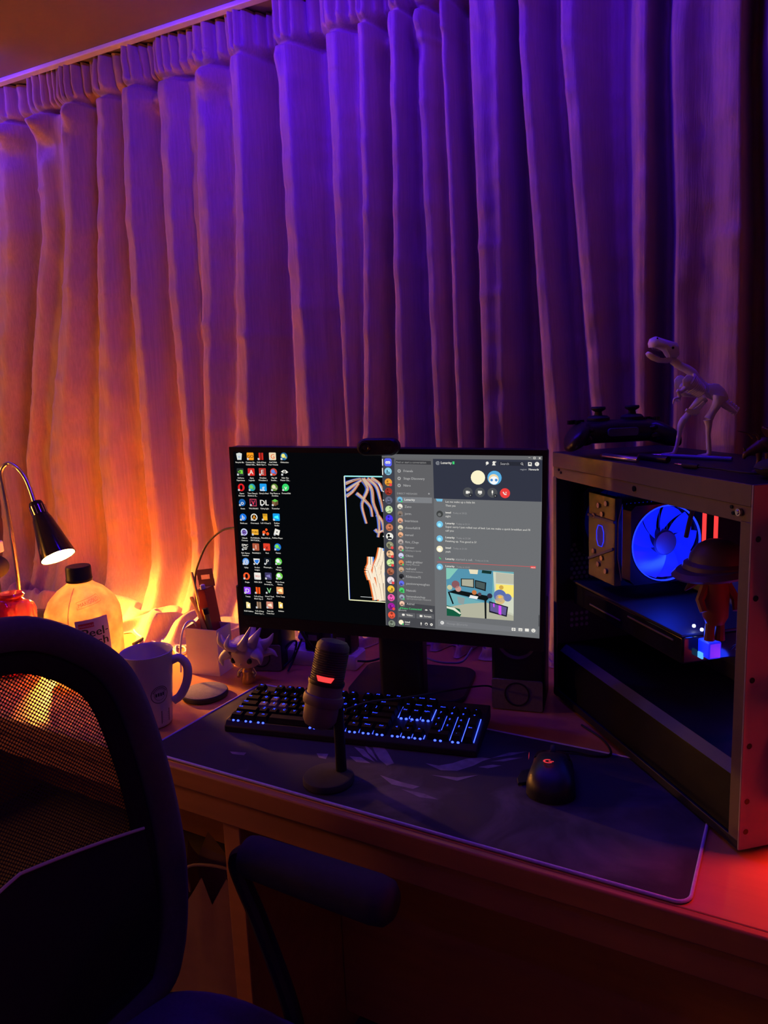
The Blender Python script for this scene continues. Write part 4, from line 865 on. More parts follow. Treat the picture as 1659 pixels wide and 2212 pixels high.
for k in range(11):
    a = math.radians(155 - 130 * k / 10); E1.rc((.0127 * math.cos(a), .0127 * math.sin(a)), .0017, .0022, INK)
wrap(E1, 'emblem', ink_print('mug_ink'), mugb, math.radians(42), .066)
E2 = Flat(); E2.rc((0, 0), .018, .024, (60, 52, 50)); E2.layer = 2
for k in range(5): E2.rc((0, -.009 + k * .0035), .013, .001, (150, 140, 135))
wrap(E2, 'sticker', ink_print('mug_sticker'), mugb, math.radians(58), .022)
# ================================================================ things on the left of the desk
def d3(px, py, D, o): p = at_d(px, py, D); return Vector((p.x - o.x, p.y - o.y, p.z - o.z))
# --- desk lamp
LD = 1.90; lb = at_d(62, 1300, LD); LO = Vector((lb.x, lb.y, T))
lamp = thing('desk_lamp', 'black cone desk lamp with chrome gooseneck, switched on', 'lamp', LO)
MB().lathe([(0, .0004), (.055, .0004), (.060, .004), (.060, .022), (.057, .028), (.05, .030), (0, .031)], 48).build('base', K['blkg'], lamp)
p0 = Vector((-.022, -.01, .028)); stem = [p0] + [d3(x, y, LD, LO) for x, y in ((37, 1235), (21, 1130), (5, 1045), (2, 1022), (9, 1006), (22, 1002))] + [d3(x, y, LD - .02 - .01 * k, LO) for k, (x, y) in enumerate(((38, 1012), (54, 1032), (66, 1060), (75, 1088)))]
MB().tube(bez(stem, 7), .0058, 12).build('gooseneck', K['chrome'], lamp)
h0, h1 = d3(76, 1086, LD - .055, LO), d3(126, 1203, LD - .105, LO); hx = (h1 - h0).normalized(); HL = (h1 - h0).length
r1 = .0425
sk = HL * .28
shd = MB().lathe([(0, -.002), (.0155, 0), (.0175, .006), (.0185, sk * .75), (.021, sk), (.023, sk + .004), (r1, HL), (r1 - .0015, HL), (.0215, sk + .006), (.017, sk * .6), (0, sk * .5)], 48, h0, hx).build('shade', K['blkg'], lamp, smooth=40)
fx, fy, fa = frame(hx)
for k in range(14):
    a = 2 * math.pi * k / 14; c = h0 + hx * sk * .55 + (fx * math.cos(a) + fy * math.sin(a)) * .0186
    MB().box(c, (.0014, .0022, sk * .55), Matrix((fx * math.cos(a) + fy * math.sin(a), fa.cross(fx * math.cos(a) + fy * math.sin(a)), fa)).transposed()).build('vent_slot', K['chrome'], shd)
bc_ = h0 + hx * (HL - .032)
WARM = (1.0, .37, .05)
MB().lathe([(.0205, sk + .010), (r1 - .0022, HL - .0006), (r1 - .0030, HL - .0006), (.0195, sk + .012)], 48, h0, hx, closed=True).build('reflector', mat('white_enamel', (.85, .83, .78), .35, var=.02), lamp)
bulb = MB().lathe([(0, -.050), (.010, -.050), (.012, -.034), (.019, -.020), (.0245, -.006), (.0250, .004), (.021, .012), (.012, .0165), (0, .018)], 28, bc_, hx).build('bulb', glow('bulb_glow', WARM, LAMP_L), lamp)
# --- juice jug
JD = 1.50; jc = at_d(168, 1222, JD); JO = Vector((jc.x, jc.y, T)); JH = jc.z - T
def hdpe():
    m = bpy.data.materials.new('milky_plastic'); m.use_nodes = True; nt = m.node_tree; N = nt.nodes
    b = N['Principled BSDF']; b.inputs['Base Color'].default_value = (.80, .70, .55, 1); b.inputs['Roughness'].default_value = .35
    t_ = N.new('ShaderNodeBsdfTranslucent'); t_.inputs[0].default_value = (.92, .80, .55, 1); cr_ = N.new('ShaderNodeValToRGB'); cr_.color_ramp.elements[0].position = .35; cr_.color_ramp.elements[0].color = (.72, .46, .24, 1); cr_.color_ramp.elements[1].position = .6; cr_.color_ramp.elements[1].color = (.95, .86, .62, 1); nt.links.new(cr_.outputs[0], t_.inputs[0]); mx = N.new('ShaderNodeMixShader')
    tc = N.new('ShaderNodeTexCoord'); n = N.new('ShaderNodeTexNoise'); n.inputs['Scale'].default_value = 26; n.inputs['Detail'].default_value = 5
    r = N.new('ShaderNodeMapRange'); r.inputs[3].default_value = .6; r.inputs[4].default_value = .95
    nt.links.new(tc.outputs['Object'], n.inputs['Vector']); nt.links.new(n.outputs['Fac'], cr_.inputs[0]); nt.links.new(n.outputs['Fac'], r.inputs[0]); nt.links.new(r.outputs[0], mx.inputs[0])
    nt.links.new(b.outputs[0], mx.inputs[1]); nt.links.new(t_.outputs[0], mx.inputs[2]); nt.links.new(mx.outputs[0], N['Material Output'].inputs[0]); return m
jug = thing('juice_jug', 'milky plastic juice jug with dark cap beneath the lamp', 'jug', JO, YAW)
zc = JH - .034
def jrad(z):
    P_ = [(.004, .062), (.02, .073), (zc - .085, .076), (zc - .060, .0745), (zc - .035, .064), (zc - .015, .045), (zc - .004, .028), (zc, .0235)]
    for (za, ra), (zb, rb) in zip(P_, P_[1:]):
        if z <= zb: return ra + (rb - ra) * max(0, (z - za) / (zb - za))
    return P_[-1][1]
zz = [.0005] + list(np.linspace(.004, zc, 40)) + [zc + .012]
jb = MB().lathe([(0, .0005)] + [(jrad(max(z, .004)), z) for z in zz[:-1]] + [(.0215, zc), (.0215, zc + .014)], 56).build('bottle', hdpe(), jug, smooth=60)
MB().lathe([(.0215, zc + .002), (.0255, zc + .002), (.0262, zc + .005), (.0262, zc + .008), (.0255, zc + .009), (.0250, JH - .003), (.0235, JH), (0, JH)], 40).build('cap', mat('cap_green_black', (.012, .020, .012), .4), jug)
MB().tube(bez([(0, -jrad(zc - .006), zc - .006), (0, -jrad(zc - .04) - .001, zc - .04), (0, -jrad(zc - .08) - .001, zc - .08), (0, -.0765, .06), (0, -.0745, .02)], 6), .0011, 6).build('mould_seam', hdpe(), jb)
def wrapj(fl, name, m, parent, phi0, z0, lift=.0006, ang=0):
    ca, sa = math.cos(ang), math.sin(ang); vs = []
    for (x, y, z) in fl.v:
        x, z = x * ca - z * sa, x * sa + z * ca; q = z0 + z; r = jrad(q) + lift - y * 2; a = phi0 + x / .07; vs.append((r * math.sin(a), -r * math.cos(a), q))
    fl.v = vs; return fl.build(name, m, parent)
def grid_rc(fl, w_, h_, col, n=14):
    for i in range(n):
        for j in range(n): fl.rc((-w_ / 2 + w_ * (i + .5) / n, -h_ / 2 + h_ * (j + .5) / n), w_ / n * 1.001, h_ / n * 1.001, col)
LB = Flat(); grid_rc(LB, .060, .105, (212, 196, 190)); LB.layer = 3
for i in range(8): LB.rc((-.011 + (i - 3.5) * .0034, .041), .0034, .0095, (196, 60, 55))
LB.layer = 5; LB.text('MARIGOLD', (-.0105, .0385), .0052, (225, 200, 195), 'c', bold=.03)
LB.text('Peel', (-.001, .0165), .025, (34, 58, 22), 'c', bold=.04); LB.text('-', (.024, .019), .02, (34, 58, 22), 'c', bold=.04); LB.text('Fresh', (-.002, -.004), .025, (34, 58, 22), 'c', bold=.04)
wrapj(LB, 'label', ink_print('label_ink'), jb, math.radians(36), .098, ang=math.radians(3))
EMB = mat('embossing', (.55, .42, .26), .5)
def emboss(s, phi, z0, size, ang):
    fl = Flat(); fl.text(s, (0, 0), size, (170, 140, 100), 'c')
    L_ = text2d(s)[2] * size / 2 + .003
    for k in range(16):
        for q in (-.003, size * .72 + .003): fl.rc((-L_ + (k + .5) * L_ / 8, q), L_ / 8, .0006, (170, 140, 100))
    for x in (-L_, L_): fl.rc((x, size * .36), .0006, size * .72 + .006, (170, 140, 100))
    o = wrapj(fl, 'embossed_name', ink_print('emboss_ink'), jb, phi, z0, .0008, ang); return o
emboss('MARIGOLD', math.radians(36), zc - .034, .0098, math.radians(10)); emboss('MARIGOLD', math.radians(-38), .082, .0098, math.radians(-3))
# --- red plastic jar
RO = at_d(12, 1300, 1.56); rj = thing('candy_jar', 'glossy red plastic jar with clear lobed side at the left edge', 'jar', (RO.x, RO.y, T), YAW)
RH = at_d(35, 1279, 1.56).z - T
def lobed(prof, nl, amp, n=72, o=(0, 0, 0), sx=1):
    vs = []; fs = []
    for r, z in prof:
        for j in range(n):
            a = 2 * math.pi * j / n; q = r * (1 + amp * math.cos(nl * a)); vs.append((o[0] + q * math.cos(a) * sx, o[1] + q * math.sin(a), o[2] + z))
    k = len(prof); fs = [(i * n + j, i * n + (j + 1) % n, (i + 1) * n + (j + 1) % n, (i + 1) * n + j) for i in range(k - 1) for j in range(n)]
    return vs, fs + [tuple(range(n - 1, -1, -1)), tuple((k - 1) * n + j for j in range(n))]
K['redt'] = mat('red_clear_plastic', (.75, .03, .025), .12, var=.05, coat=.5, emis=None)
pf = [(.034, .0005), (.045, .006), (.047, .03), (.043, .06), (.047, RH - .045), (.044, RH - .025), (.034, RH - .014), (.026, RH - .010)]
MB().add(*lobed(pf, 5, .07)).build('body', K['redt'], rj, smooth=60)
MB().lathe([(.0, RH - .010), (.026, RH - .011), (.028, RH - .006), (.024, RH - .001), (0, RH)], 32, (.012, 0, 0)).build('lid', K['redt'], rj)
K['clear'] = mat('clear_plastic', (.92, .80, .60), .06, trans=.9, var=0, ior=1.35)
MB().add(*lobed([(.012, .001), (.020, .01), (.022, .05), (.018, .08), (.022, RH - .035), (.018, RH - .022), (.008, RH - .016)], 3, .10, 40, (.044, -.008, 0))).build('clear_side', K['clear'], rj, smooth=60)
# --- dark camera-like device at the far left edge
bo = at_d(-14, 1225, 1.80); bk = thing('tripod_gadget', 'black ball-headed gadget on a short stand at the far left', 'gadget', (bo.x, bo.y, T), YAW)
zg = bo.z - T
MB().lathe([(0, .0005), (.04, .0005), (.042, .004), (.03, .010), (.012, .014), (.010, zg - .03), (.010, zg)], 28).build('stand', K['blk'], bk)
MB().ell((0, 0, zg), (.036, .034, .030), 24, 14).build('head', K['blkm'], bk)
MB().prism(rrect(.075, .03, .006, 4), .028, (-.012, 0, zg + .036), bev=.002).build('pale_block', K['white'], bk)
MB().box((.004, -.0155, zg + .050), (.011, .001, .008)).build('button', K['blk'], bk)
MB().box((0, 0, zg + .032), (.012, .012, .012)).build('joint', K['blk'], bk)
# --- pen box and what stands in it
a0, a1 = at_z(408, 1454, 0), at_z(475, 1461, 0); bd = (a1 - a0); ang = math.atan2(bd.y, bd.x); bw_ = bd.length
pen = thing('pen_box', 'open white card box holding pens left of the monitor', 'box', (a0.x, a0.y, T), ang)
wt, hL, hR, dp = .0012, .098, .102, .055
MB().box((bw_ / 2, 0, .05), (bw_, wt, .10)).build('front_wall', K['card'], pen)
MB().box((bw_ / 2, dp, .05), (bw_, wt, .10)).build('back_wall', K['card'], pen)
for x in (0, bw_): MB().box((x, dp / 2, .05), (wt, dp, .10)).build('side_wall', K['card'], pen)
MB().box((bw_ / 2, dp / 2, .0012), (bw_, dp, .0016)).build('bottom', K['card'], pen)
MB().add([(0, 0, .10), (0, dp, .10), (.012, dp, .122), (.028, .004, .116), (0.0006, 0, .1002), (.0006, dp, .1002), (.0126, dp, .1222), (.0286, .004, .1162)], [(0, 1, 2, 3), (4, 7, 6, 5), (0, 3, 7, 4), (2, 6, 7, 3), (1, 5, 6, 2)]).build('flap', K['card'], pen)
def local(o, rz, P): return Rz(-rz) @ (P - o)
PD = (a0 + a1) * .5; PDd = PD.dot(Vector((-math.sin(YAW), math.cos(YAW), 0)))
def stick(name, label, cat, px0, px1, r, m, dd=.02, tip=None, flat=None, n=8, r1=None):
    top = at_d(px1[0], px1[1], PDd + dd); bot = at_d(px0[0], px0[1], PDd + dd)
    k = (T + .004 - top.z) / (bot.z - top.z); foot = top.lerp(bot, min(k, 1.6)); foot.z = max(foot.z, T + .004)
    t = thing(name, label, cat, foot); ax_ = top - foot
    MB().tube([Vector((0, 0, 0)), ax_ * .97, ax_], [r, r1 or r, (r1 or r) * .7], n, flat=flat).build('shaft', m, t)
    if tip: MB().tube([ax_ * .80, ax_ * .995, ax_ * 1.002], [r * 1.18, r * 1.18, r * .8], n, flat=flat).build('end_cap', tip, t)
    return t
wood_s = mat('pale_wood', (.72, .52, .30), .6, stretch=(1, 1, 8))
stick('ruler', 'pale wooden stick leaning lowest in the pen box', 'ruler', (440, 1352), (413, 1289), .0062, wood_s, .015, flat=.25, n=4)
stick('paper_knife', 'tall thin silver paper knife in the pen box', 'knife', (441, 1352), (414, 1236), .0050, K['chrome'], .030, flat=.3, n=6, r1=.0042)
stick('pen', 'white pen with clip standing in the pen box', 'pen', (450, 1350), (437, 1263), .0046, K['white'], .032, tip=K['white'])
stick('marker', 'olive green marker with dark end in the pen box', 'marker', (452, 1352), (443, 1314), .0058, mat('olive_plastic', (.22, .22, .05), .4), .018, tip=K['blk'])
# --- red carton with a hanging tab
rb = at_d(462, 1350, PDd + .03); rt = at_d(452, 1272, PDd + .03)
cb = thing('ink_carton', 'tall dark red carton with hanging tab standing in the pen box', 'carton', (rb.x + .004, rb.y + .004, T + .003), ang)
tl = math.radians(-8); CH_ = rt.z - T - .003; Rc = Ry(tl)
K['rcard'] = mat('red_card', (.42, .035, .03), .5, var=.1)
K['pcard'] = mat('dark_red_card', (.16, .03, .045), .55, var=.1)
def rp(x, y, z): return Rc @ Vector((x, y, z))
MB().box(rp(0, .004, CH_ / 2), (.022, .036, CH_), Rc).build('carton', K['rcard'], cb)
MB().box(rp(.0, .004, CH_ + .0006), (.0225, .0365, .0012), Rc).build('lid', K['pcard'], cb)
mb = MB(); ow, oh = .040, .038
outer = [(-.02, 0), (.02, 0), (.02, oh), (-.02, oh)]; hole = [(-.011, .018), (-.004, .018), (0, .015), (.004, .018), (.011, .018), (.011, .025), (.004, .025), (0, .029), (-.004, .025), (-.011, .025)]
# tab as a frame of strips around the slot
for (x0, x1, z0, z1) in ((-.020, .020, 0, .016), (-.020, .020, .026, .038), (-.020, -.011, .016, .026), (.011, .020, .016, .026)):
    mb.box(rp((x0 + x1) / 2 - .004, .020, CH_ + (z0 + z1) / 2), (x1 - x0, .001, z1 - z0), Rc @ Rx(math.radians(-6)))
mb.build('hang_tab', K['pcard'], cb)
# --- lighter behind the pen box
lp_ = at_z(401, 1455, 0); lt = thing('lighter', 'tiny black and blue lighter beside the pen box', 'lighter', (lp_.x - .006, lp_.y + .016, T), ang)
MB().prism(rrect(.013, .022, .004, 4), .020, (0, 0, .0003), bev=.001).build('body', K['blkg'], lt)
MB().prism(rrect(.0128, .0218, .004, 4), .007, (0, 0, .0205), bev=.001).build('band', mat('blue_band', (.10, .30, .42), .3), lt)
# --- cables on the desk
def cable(label, pts, r, m, cat='cable', name='cable'):
    o = Vector(pts[0]); t = MB().tube(bez([Vector(p) - o for p in pts], 8), r, 8).build(name, m); t.location = o; return tag(t, label, cat)
def dz(px, py, h=.003): p = at_z(px, py, h); return (p.x, p.y, p.z)
def dd(px, py, D): p = at_d(px, py, D); return (p.x, p.y, p.z)
cable('black cord arching from the monitor edge down behind the red carton', [dd(512, 1139, 1.46), dd(480, 1146, 1.50), dd(450, 1172, 1.54), dd(432, 1208, 1.57), dd(422, 1245, 1.60), dd(424, 1300, 1.60), dz(432, 1372, .004)], .0022, K['rub'])
cable('thick black flat cord lying on the desk behind the mug', [dz(288, 1392, .008), dz(330, 1368, .014), dz(372, 1344, .022), dz(412, 1322, .03), dz(440, 1318, .012)], .0042, K['rub'])
cable('white charging cord looping over the left wall of the pen box', [dd(391, 1452, 1.47), dd(390, 1400, 1.47), dd(394, 1365, 1.475), dd(404, 1345, 1.49), dd(418, 1342, 1.50), dd(424, 1352, 1.515)], .0021, K['white'])
cable('white cord coiled on the desk behind the pen box', [dz(345, 1392, .003), dz(300, 1372, .003), dz(290, 1352, .003), dz(330, 1345, .003), dz(375, 1362, .003), dz(395, 1372, .004), dz(350, 1382, .004), dz(372, 1390, .003), dz(400, 1384, .003)], .0022, K['white'])
cable('second white cord trailing between mug and pen box', [dz(372, 1400, .003), dz(385, 1412, .003), dz(400, 1408, .003), dz(398, 1398, .003), dz(380, 1396, .004), dz(384, 1424, .003), dz(402, 1428, .003)], .0019, K['white'])
# --- behind the monitor
pbx = at_z(650, 1432, 0); ps = thing('power_strip', 'long white power strip on the desk behind the monitor', 'power strip', (pbx.x + .035, pbx.y + .02, T), math.radians(8))
MB().prism(rrect(.20, .055, .006, 4), .032, (0, 0, .0004), bev=.003).build('body', K['white'], ps)
for k in range(3):
    s_ = MB().prism(rrect(.045, .04, .004, 3, -.066 + .066 * k, 0), .001, (0, 0, .0325)).build('socket', K['card'], ps)
    for q in (-.009, .009): MB().cyl((-.066 + .066 * k + q, 0, .0336), (-.066 + .066 * k + q, 0, .0340), .0026, None, 10).build('pin_hole', K['blk'], s_)
for k, (x, lab) in enumerate(((.0, 'black plug adapter on the power strip nearer the mic'), (.066, 'black plug adapter on the power strip nearer the stand'))):
    q = Rz(math.radians(8)) @ Vector((x, 0, 0)); t = thing('plug_adapter', lab, 'plug', (ps.location.x + q.x, ps.location.y + q.y, T + .0336), math.radians(8))
    MB().prism(rrect(.042, .05, .006, 4), .05, (0, 0, .0005), bev=.003).build('body', K['blk'], t); MB().box((0, -.0255, .03), (.02, .001, .012)).build('label_plate', K['grey'], t)
bg = at_z(622, 1404, .02); bag = thing('plastic_bag', 'crumpled pale plastic bag behind the left end of the monitor', 'bag', (bg.x + .05, bg.y + .07, T))
mb = MB(); nu, nv = 26, 14; vs = []
for i in range(nv + 1):
    th = math.pi * i / nv * .97
    for j in range(nu):
        ph_ = 2 * math.pi * j / nu; d_ = Vector((math.sin(th) * math.cos(ph_), math.sin(th) * math.sin(ph_), math.cos(th))); r_ = 1 + .35 * noise.noise(d_ * 2.6 + Vector((4, 1, 2))) + .12 * noise.noise(d_ * 7)
        vs.append((d_.x * .06 * r_, d_.y * .045 * r_, max(.001, .052 + d_.z * .05 * r_)))
mb.add(vs, [(i * nu + j, (i + 1) * nu + j, (i + 1) * nu + (j + 1) % nu, i * nu + (j + 1) % nu) for i in range(nv) for j in range(nu)])
mb.build('film', mat('bag_film', (.6, .55, .58), .3), bag, smooth=25); MB().tube([(0, 0, .10), (.005, -.004, .118), (.016, -.006, .128)], [.010, .012, .018], 9).build('knot', mat('bag_knot', (.6, .55, .58), .35), bag)
rc_ = random.Random(3)
CB = [('black cord hanging in a loop beside the left speaker', [dd(606, 1420, 1.53), dd(622, 1392, 1.53), dd(640, 1386, 1.54), dd(632, 1420, 1.53), dz(606, 1446, .003)]),
      ('black cord dropping over the power strip near the left speaker', [dd(652, 1380, 1.5), dd(640, 1410, 1.5), dd(632, 1430, 1.5), dz(622, 1450, .004)]),
      ('thick black cord curving down behind the microphone', [dd(650, 1362, 1.45), dd(668, 1390, 1.45), dd(690, 1415, 1.46), dd(712, 1420, 1.48), dz(740, 1446, .004)]),
      ('black cord bowing out left of the monitor stand', [dd(772, 1428, 1.42), dd(800, 1428, 1.42), dd(830, 1418, 1.43), dd(842, 1402, 1.45)]),
      ('pale cord drooping right of the monitor stand', [dd(912, 1418, 1.42), dd(940, 1428, 1.41), dd(970, 1432, 1.41), dd(1000, 1428, 1.42), dd(1020, 1400, 1.45)])]
for k, (lab, P_) in enumerate(CB): cable(lab, P_, .0034 if k == 2 else .0022, K['rub'] if k < 4 else K['grey'])
# --- big-headed vinyl figurine
fg = at_z(533, 1476, 0); fig = thing('figurine', 'big-headed vinyl figurine with spiky pale hair beside the keyboard', 'figurine', (fg.x, fg.y + .006, T), YAW + math.radians(-14))
K['skin'] = mat('vinyl_skin', (.55, .42, .33), .45, var=.04); K['hair'] = mat('vinyl_hair', (.50, .46, .50), .45, var=.08)
FS = 1.0
body_ = MB().lathe([(0, .0005), (.013, .0005), (.0145, .006), (.0115, .018), (.0125, .026), (.008, .033), (0, .034)], 20).build('body', mat('gold_outfit', (.5, .33, .14), .3, .6, var=.3, vs=120), fig)
for s_ in (-1, 1): MB().tube([(s_ * .010, 0, .029), (s_ * .018, -.004, .021), (s_ * .016, -.011, .015)], [.0045, .004, .0038], 8).build('arm', K['chrome'], body_)
hd_ = MB().ell((0, 0, .062), (.037, .032, .030), 28, 18).build('head', K['skin'], fig)
for s_ in (-1, 1): MB().ell((s_ * .017, -.0268, .056), (.0062, .003, .0066), 16, 10).build('eye', K['blkg'], hd_)
MB().ell((0, -.0318, .050), (.0026, .002, .002), 10, 6).build('nose', K['skin'], hd_)
hr = MB(); hr.ell((0, .005, .070), (.039, .034, .029), 26, 14)
hm = hr.build('hair', K['hair'], fig)
SP = [((-.024, -.020, .080), (-.040, -.030, .094), (-.042, -.032, .116)), ((-.012, -.027, .082), (-.022, -.040, .092), (-.016, -.036, .114)), ((.004, -.028, .085), (.014, -.036, .100), (.028, -.030, .130)), ((.018, -.014, .086), (.030, -.016, .104), (.040, -.008, .122)),
      ((.030, .006, .078), (.048, .006, .088), (.058, .008, .104)), ((-.032, .006, .076), (-.048, .004, .082), (-.056, .006, .098)), ((0, .020, .086), (.004, .030, .104), (.010, .034, .124)), ((.032, .012, .062), (.050, .014, .062), (.060, .016, .052)), ((-.030, -.018, .068), (-.042, -.026, .058), (-.038, -.030, .044)), ((.028, -.020, .072), (.040, -.026, .064), (.042, -.028, .050))]
for P_ in SP:
    b_ = bez(P_, 5); MB().tube(b_, [.0125 * (1 - .92 * (i / (len(b_) - 1)) ** 1.2) for i in range(len(b_))], 10, flat=.75).build('hair_spike', K['hair'], hm)
# ================================================================ desktop computer
PO = Vector((-.05, .928, T)); PU = Vector((-.678, .735, 0)).normalized(); PA = math.atan2(PU.y, PU.x); PV = Vector((PU.y, -PU.x, 0))
pc = thing('computer_tower', 'open-sided computer tower with blue lit fan and red memory', 'computer', PO, PA)
CL, CW, CHh = .50, .21, .458
def Q(x, v, z): return Vector((x, -v, z))
def pcat(px, py, v): P_ = at_plane(px, py, PO + PV * v, PV) - PO; return P_.dot(PU), P_.z     # local x and height on the plane v deep in the case
def pbox(name, x0, x1, v0, v1, z0, z1, m, parent=None, bevel=.0008): return MB().box(((x0 + x1) / 2, -(v0 + v1) / 2, (z0 + z1) / 2), (x1 - x0, v1 - v0, z1 - z0)).build(name, m, parent or pc, bevel=bevel)
top = pbox('top_panel', 0, CL, .001, CW, CHh - .004, CHh, K['steel_d'])
rail = pbox('top_rail', 0, CL, 0, .0015, CHh - .026, CHh, K['steel'])
rl2 = pbox('rail_flange', .0, CL, .0015, .004, .412, CHh - .024, K['steel'])
pbox('front_post', .0, .017, .0005, .003, .004, .414, K['steel']); pbox('rear_post', CL - .012, CL, .0005, .003, .004, .414, K['steel'])
for x, z in ((.018, .424), (.030, .421), (.033, .428), (.24, .424), (.47, .424), (.478, .428)):
    MB().cyl(Q(x, -.0002, z), Q(x, .002, z), .0042 if x in (.018, .24) else .0022, None, 16).build('screw_hole', K['blkg'], rl2)
MB().lathe([(0, -.004), (.002, -.004), (.003, -.003), (.0045, -.003), (.0048, 0), (0, 0)], 16, Q(.018, 0, .424), (0, -1, 0)).build('thumb_screw', K['chrome'], rl2)
pbox('floor_panel', 0, CL, .001, CW, .012, .016, K['steel_d']); pbox('bottom_rail', 0, CL, 0, .002, .006, .018, K['steel_d'])
for x in (.04, CL - .04):
    for v in (.02, CW - .02): MB().cyl(Q(x, v, .0005), Q(x, v, .0125), .012, .014, 18).build('foot', K['rub'], pc)
pbox('board_tray', .01, CL - .004, .188, .191, .016, CHh - .004, K['steel_d']); pbox('far_side_panel', 0, CL, CW - .002, CW, .006, CHh, K['steel_d'])
rear = pbox('rear_panel', CL - .003, CL, .003, CW, .016, CHh - .004, K['steel_d'])
# psu shroud with a chamfered upper edge
MB().prism([(.0, .016), (.0, .094), (.012, .104), (.18, .104), (.18, .016)], CL - .03, Q(.018, .006, 0), (0, -1, 0), (0, 0, 1)).build('power_supply_shroud', mat('shroud_plastic', (.04, .04, .048), .45, var=.1), pc) if False else None
sh_ = MB(); prf_ = [(.006, .016), (.006, .093), (.017, .104), (.186, .104), (.186, .016)]
vs = [Q(x, v, z) for x in (.019, CL - .014) for v, z in prf_]; n = len(prf_)
sh_.add(vs, [(i, (i + 1) % n, n + (i + 1) % n, n + i) for i in range(n)] + [tuple(range(n - 1, -1, -1)), tuple(range(n, 2 * n))]).build('power_supply_shroud', mat('shroud_plastic', (.006, .006, .008), .6, var=.1, spec=.2), pc, bevel=.001)
MB().box(Q(CL / 2, .0105, .1000), (CL - .04, .002, .0165), Rx(math.radians(48))).build('shroud_lit_edge', mat('lit_edge_blue', (.05, .05, .075), .5, var=.1), pc)  # strip added along the shroud edge, its bluish tone standing for blue light there
# rear panel vents: pale discs stand for light showing through the openings
for i in range(8):
    for j in range(5):
        MB().cyl(Q(CL - .0045, .035 + j * .010 + (i % 2) * .005, .225 + i * .0088), Q(CL - .0030, .035 + j * .010 + (i % 2) * .005, .225 + i * .0088), .0036, None, 6).build('vent_light_disc', K['grey'], rear)
for i in range(3):
    for j in range(4): MB().cyl(Q(CL - .0045, .035 + j * .010, .135 + i * .011), Q(CL - .003, .035 + j * .010, .135 + i * .011), .0036, None, 6).build('vent_light_disc', K['grey'], rear)
# motherboard
brd = pbox('motherboard', .17, CL - .006, .183, .187, .13, CHh - .03, mat('circuit_board', (.02, .022, .03), .5, var=.3, vs=90, bump=.3))
for x0, x1, z0, z1, h in ((.43, .48, .36, .41, .02), (.40, .48, .26, .29, .015), (.20, .27, .14, .19, .012), (.30, .36, .15, .17, .014), (.19, .205, .20, .24, .02)): pbox('board_part', x0, x1, .183 - h, .183, z0, z1, K['steel_d'], brd)
# fans
def fan(c, r, ax, frame_m, blade_m, hub_m, nb=9, name='fan'):
    ax = Vector(ax); f_ = MB(); x_, y_, a_ = frame(ax, (0, 0, 1)); R_ = r * 1.02; s = r * 1.055; dpt = .025
    k = 48; vs = []
    for z in (-dpt / 2, dpt / 2):
        for j in range(k):
            a = 2 * math.pi * (j + .5) / k; ca, sa = math.cos(a), math.sin(a); q = min(1 / max(abs(ca), 1e-6), 1 / max(abs(sa), 1e-6)) * s; q = min(q, s * 1.34); vs.append(c + x_ * ca * q + y_ * sa * q + a_ * z)
        for j in range(k):
            a = 2 * math.pi * (j + .5) / k; vs.append(c + x_ * math.cos(a) * R_ + y_ * math.sin(a) * R_ + a_ * z)
    o0, i0, o1, i1 = 0, k, 2 * k, 3 * k; fs = []
    for j in range(k):
        n_ = (j + 1) % k; fs += [(o0 + j, o0 + n_, i0 + n_, i0 + j), (o1 + j, i1 + j, i1 + n_, o1 + n_), (o0 + j, o1 + j, o1 + n_, o0 + n_), (i0 + j, i0 + n_, i1 + n_, i1 + j)]
    F = f_.add(vs, fs).build(name, frame_m, pc, smooth=30)
    MB().lathe([(0, -.011), (r * .30, -.011), (r * .34, -.008), (r * .35, .010), (0, .010)], 32, c, ax).build('hub', hub_m, F)
    me = None
    for b in range(nb):
        mb = MB(); vs = []; m_ = 7; w_ = 2 * math.pi / nb * 1.30
        for i in range(m_ + 1):
            rr_ = r * (.34 + .63 * i / m_); sw = .35 * (i / m_)
            for j in range(5):
                a = 2 * math.pi * b / nb + sw + w_ * (j / 4 - .5) * (1 - .05 * i / m_); h = (j / 4 - .5) * .018
                vs.append(c + x_ * rr_ * math.cos(a) + y_ * rr_ * math.sin(a) + a_ * h)
        mb.add(vs, [(i * 5 + j, i * 5 + j + 1, (i + 1) * 5 + j + 1, (i + 1) * 5 + j) for i in range(m_) for j in range(4)])
        mb.build('blade', blade_m, F, smooth=60)
    return F
def lit_blade(name, col, es): return mat(name, tuple(min(1, c * .06 + .008) for c in col), .3, var=0, emis=col, es=es)
K['bb'] = lit_blade('blue_lit_blade', (.004, .012, 1), .95); K['bb2'] = lit_blade('blue_dim_blade', (.002, .006, .6), .035); K['rb'] = lit_blade('red_lit_blade', (1, .02, .015), .9)
K['hubd'] = mat('hub_label', (.05, .035, .06), .35, var=.2); K['fanf'] = mat('fan_frame_smoke', (.012, .012, .02), .2, var=.05)
fx_, fz_ = pcat(1430, 1170, .105)
cf = fan(Q(fx_, .105, fz_), .0605, (1, 0, 0), K['fanf'], K['bb'], K['hubd'], 9, 'cooler_fan')
ringm = MB().lathe([(.0600, -.0135), (.0618, -.0135), (.0618, -.0100), (.0600, -.0100)], 48, Q(fx_, .105, fz_), (1, 0, 0), closed=True).build('light_ring', glow('fan_ring', (.01, .03, 1), 2.0), cf)
rf = fan(Q(CL - .018, .105, fz_ + .012), .0575, (1, 0, 0), K['blk'], K['bb2'], K['blk'], 7, 'rear_fan')
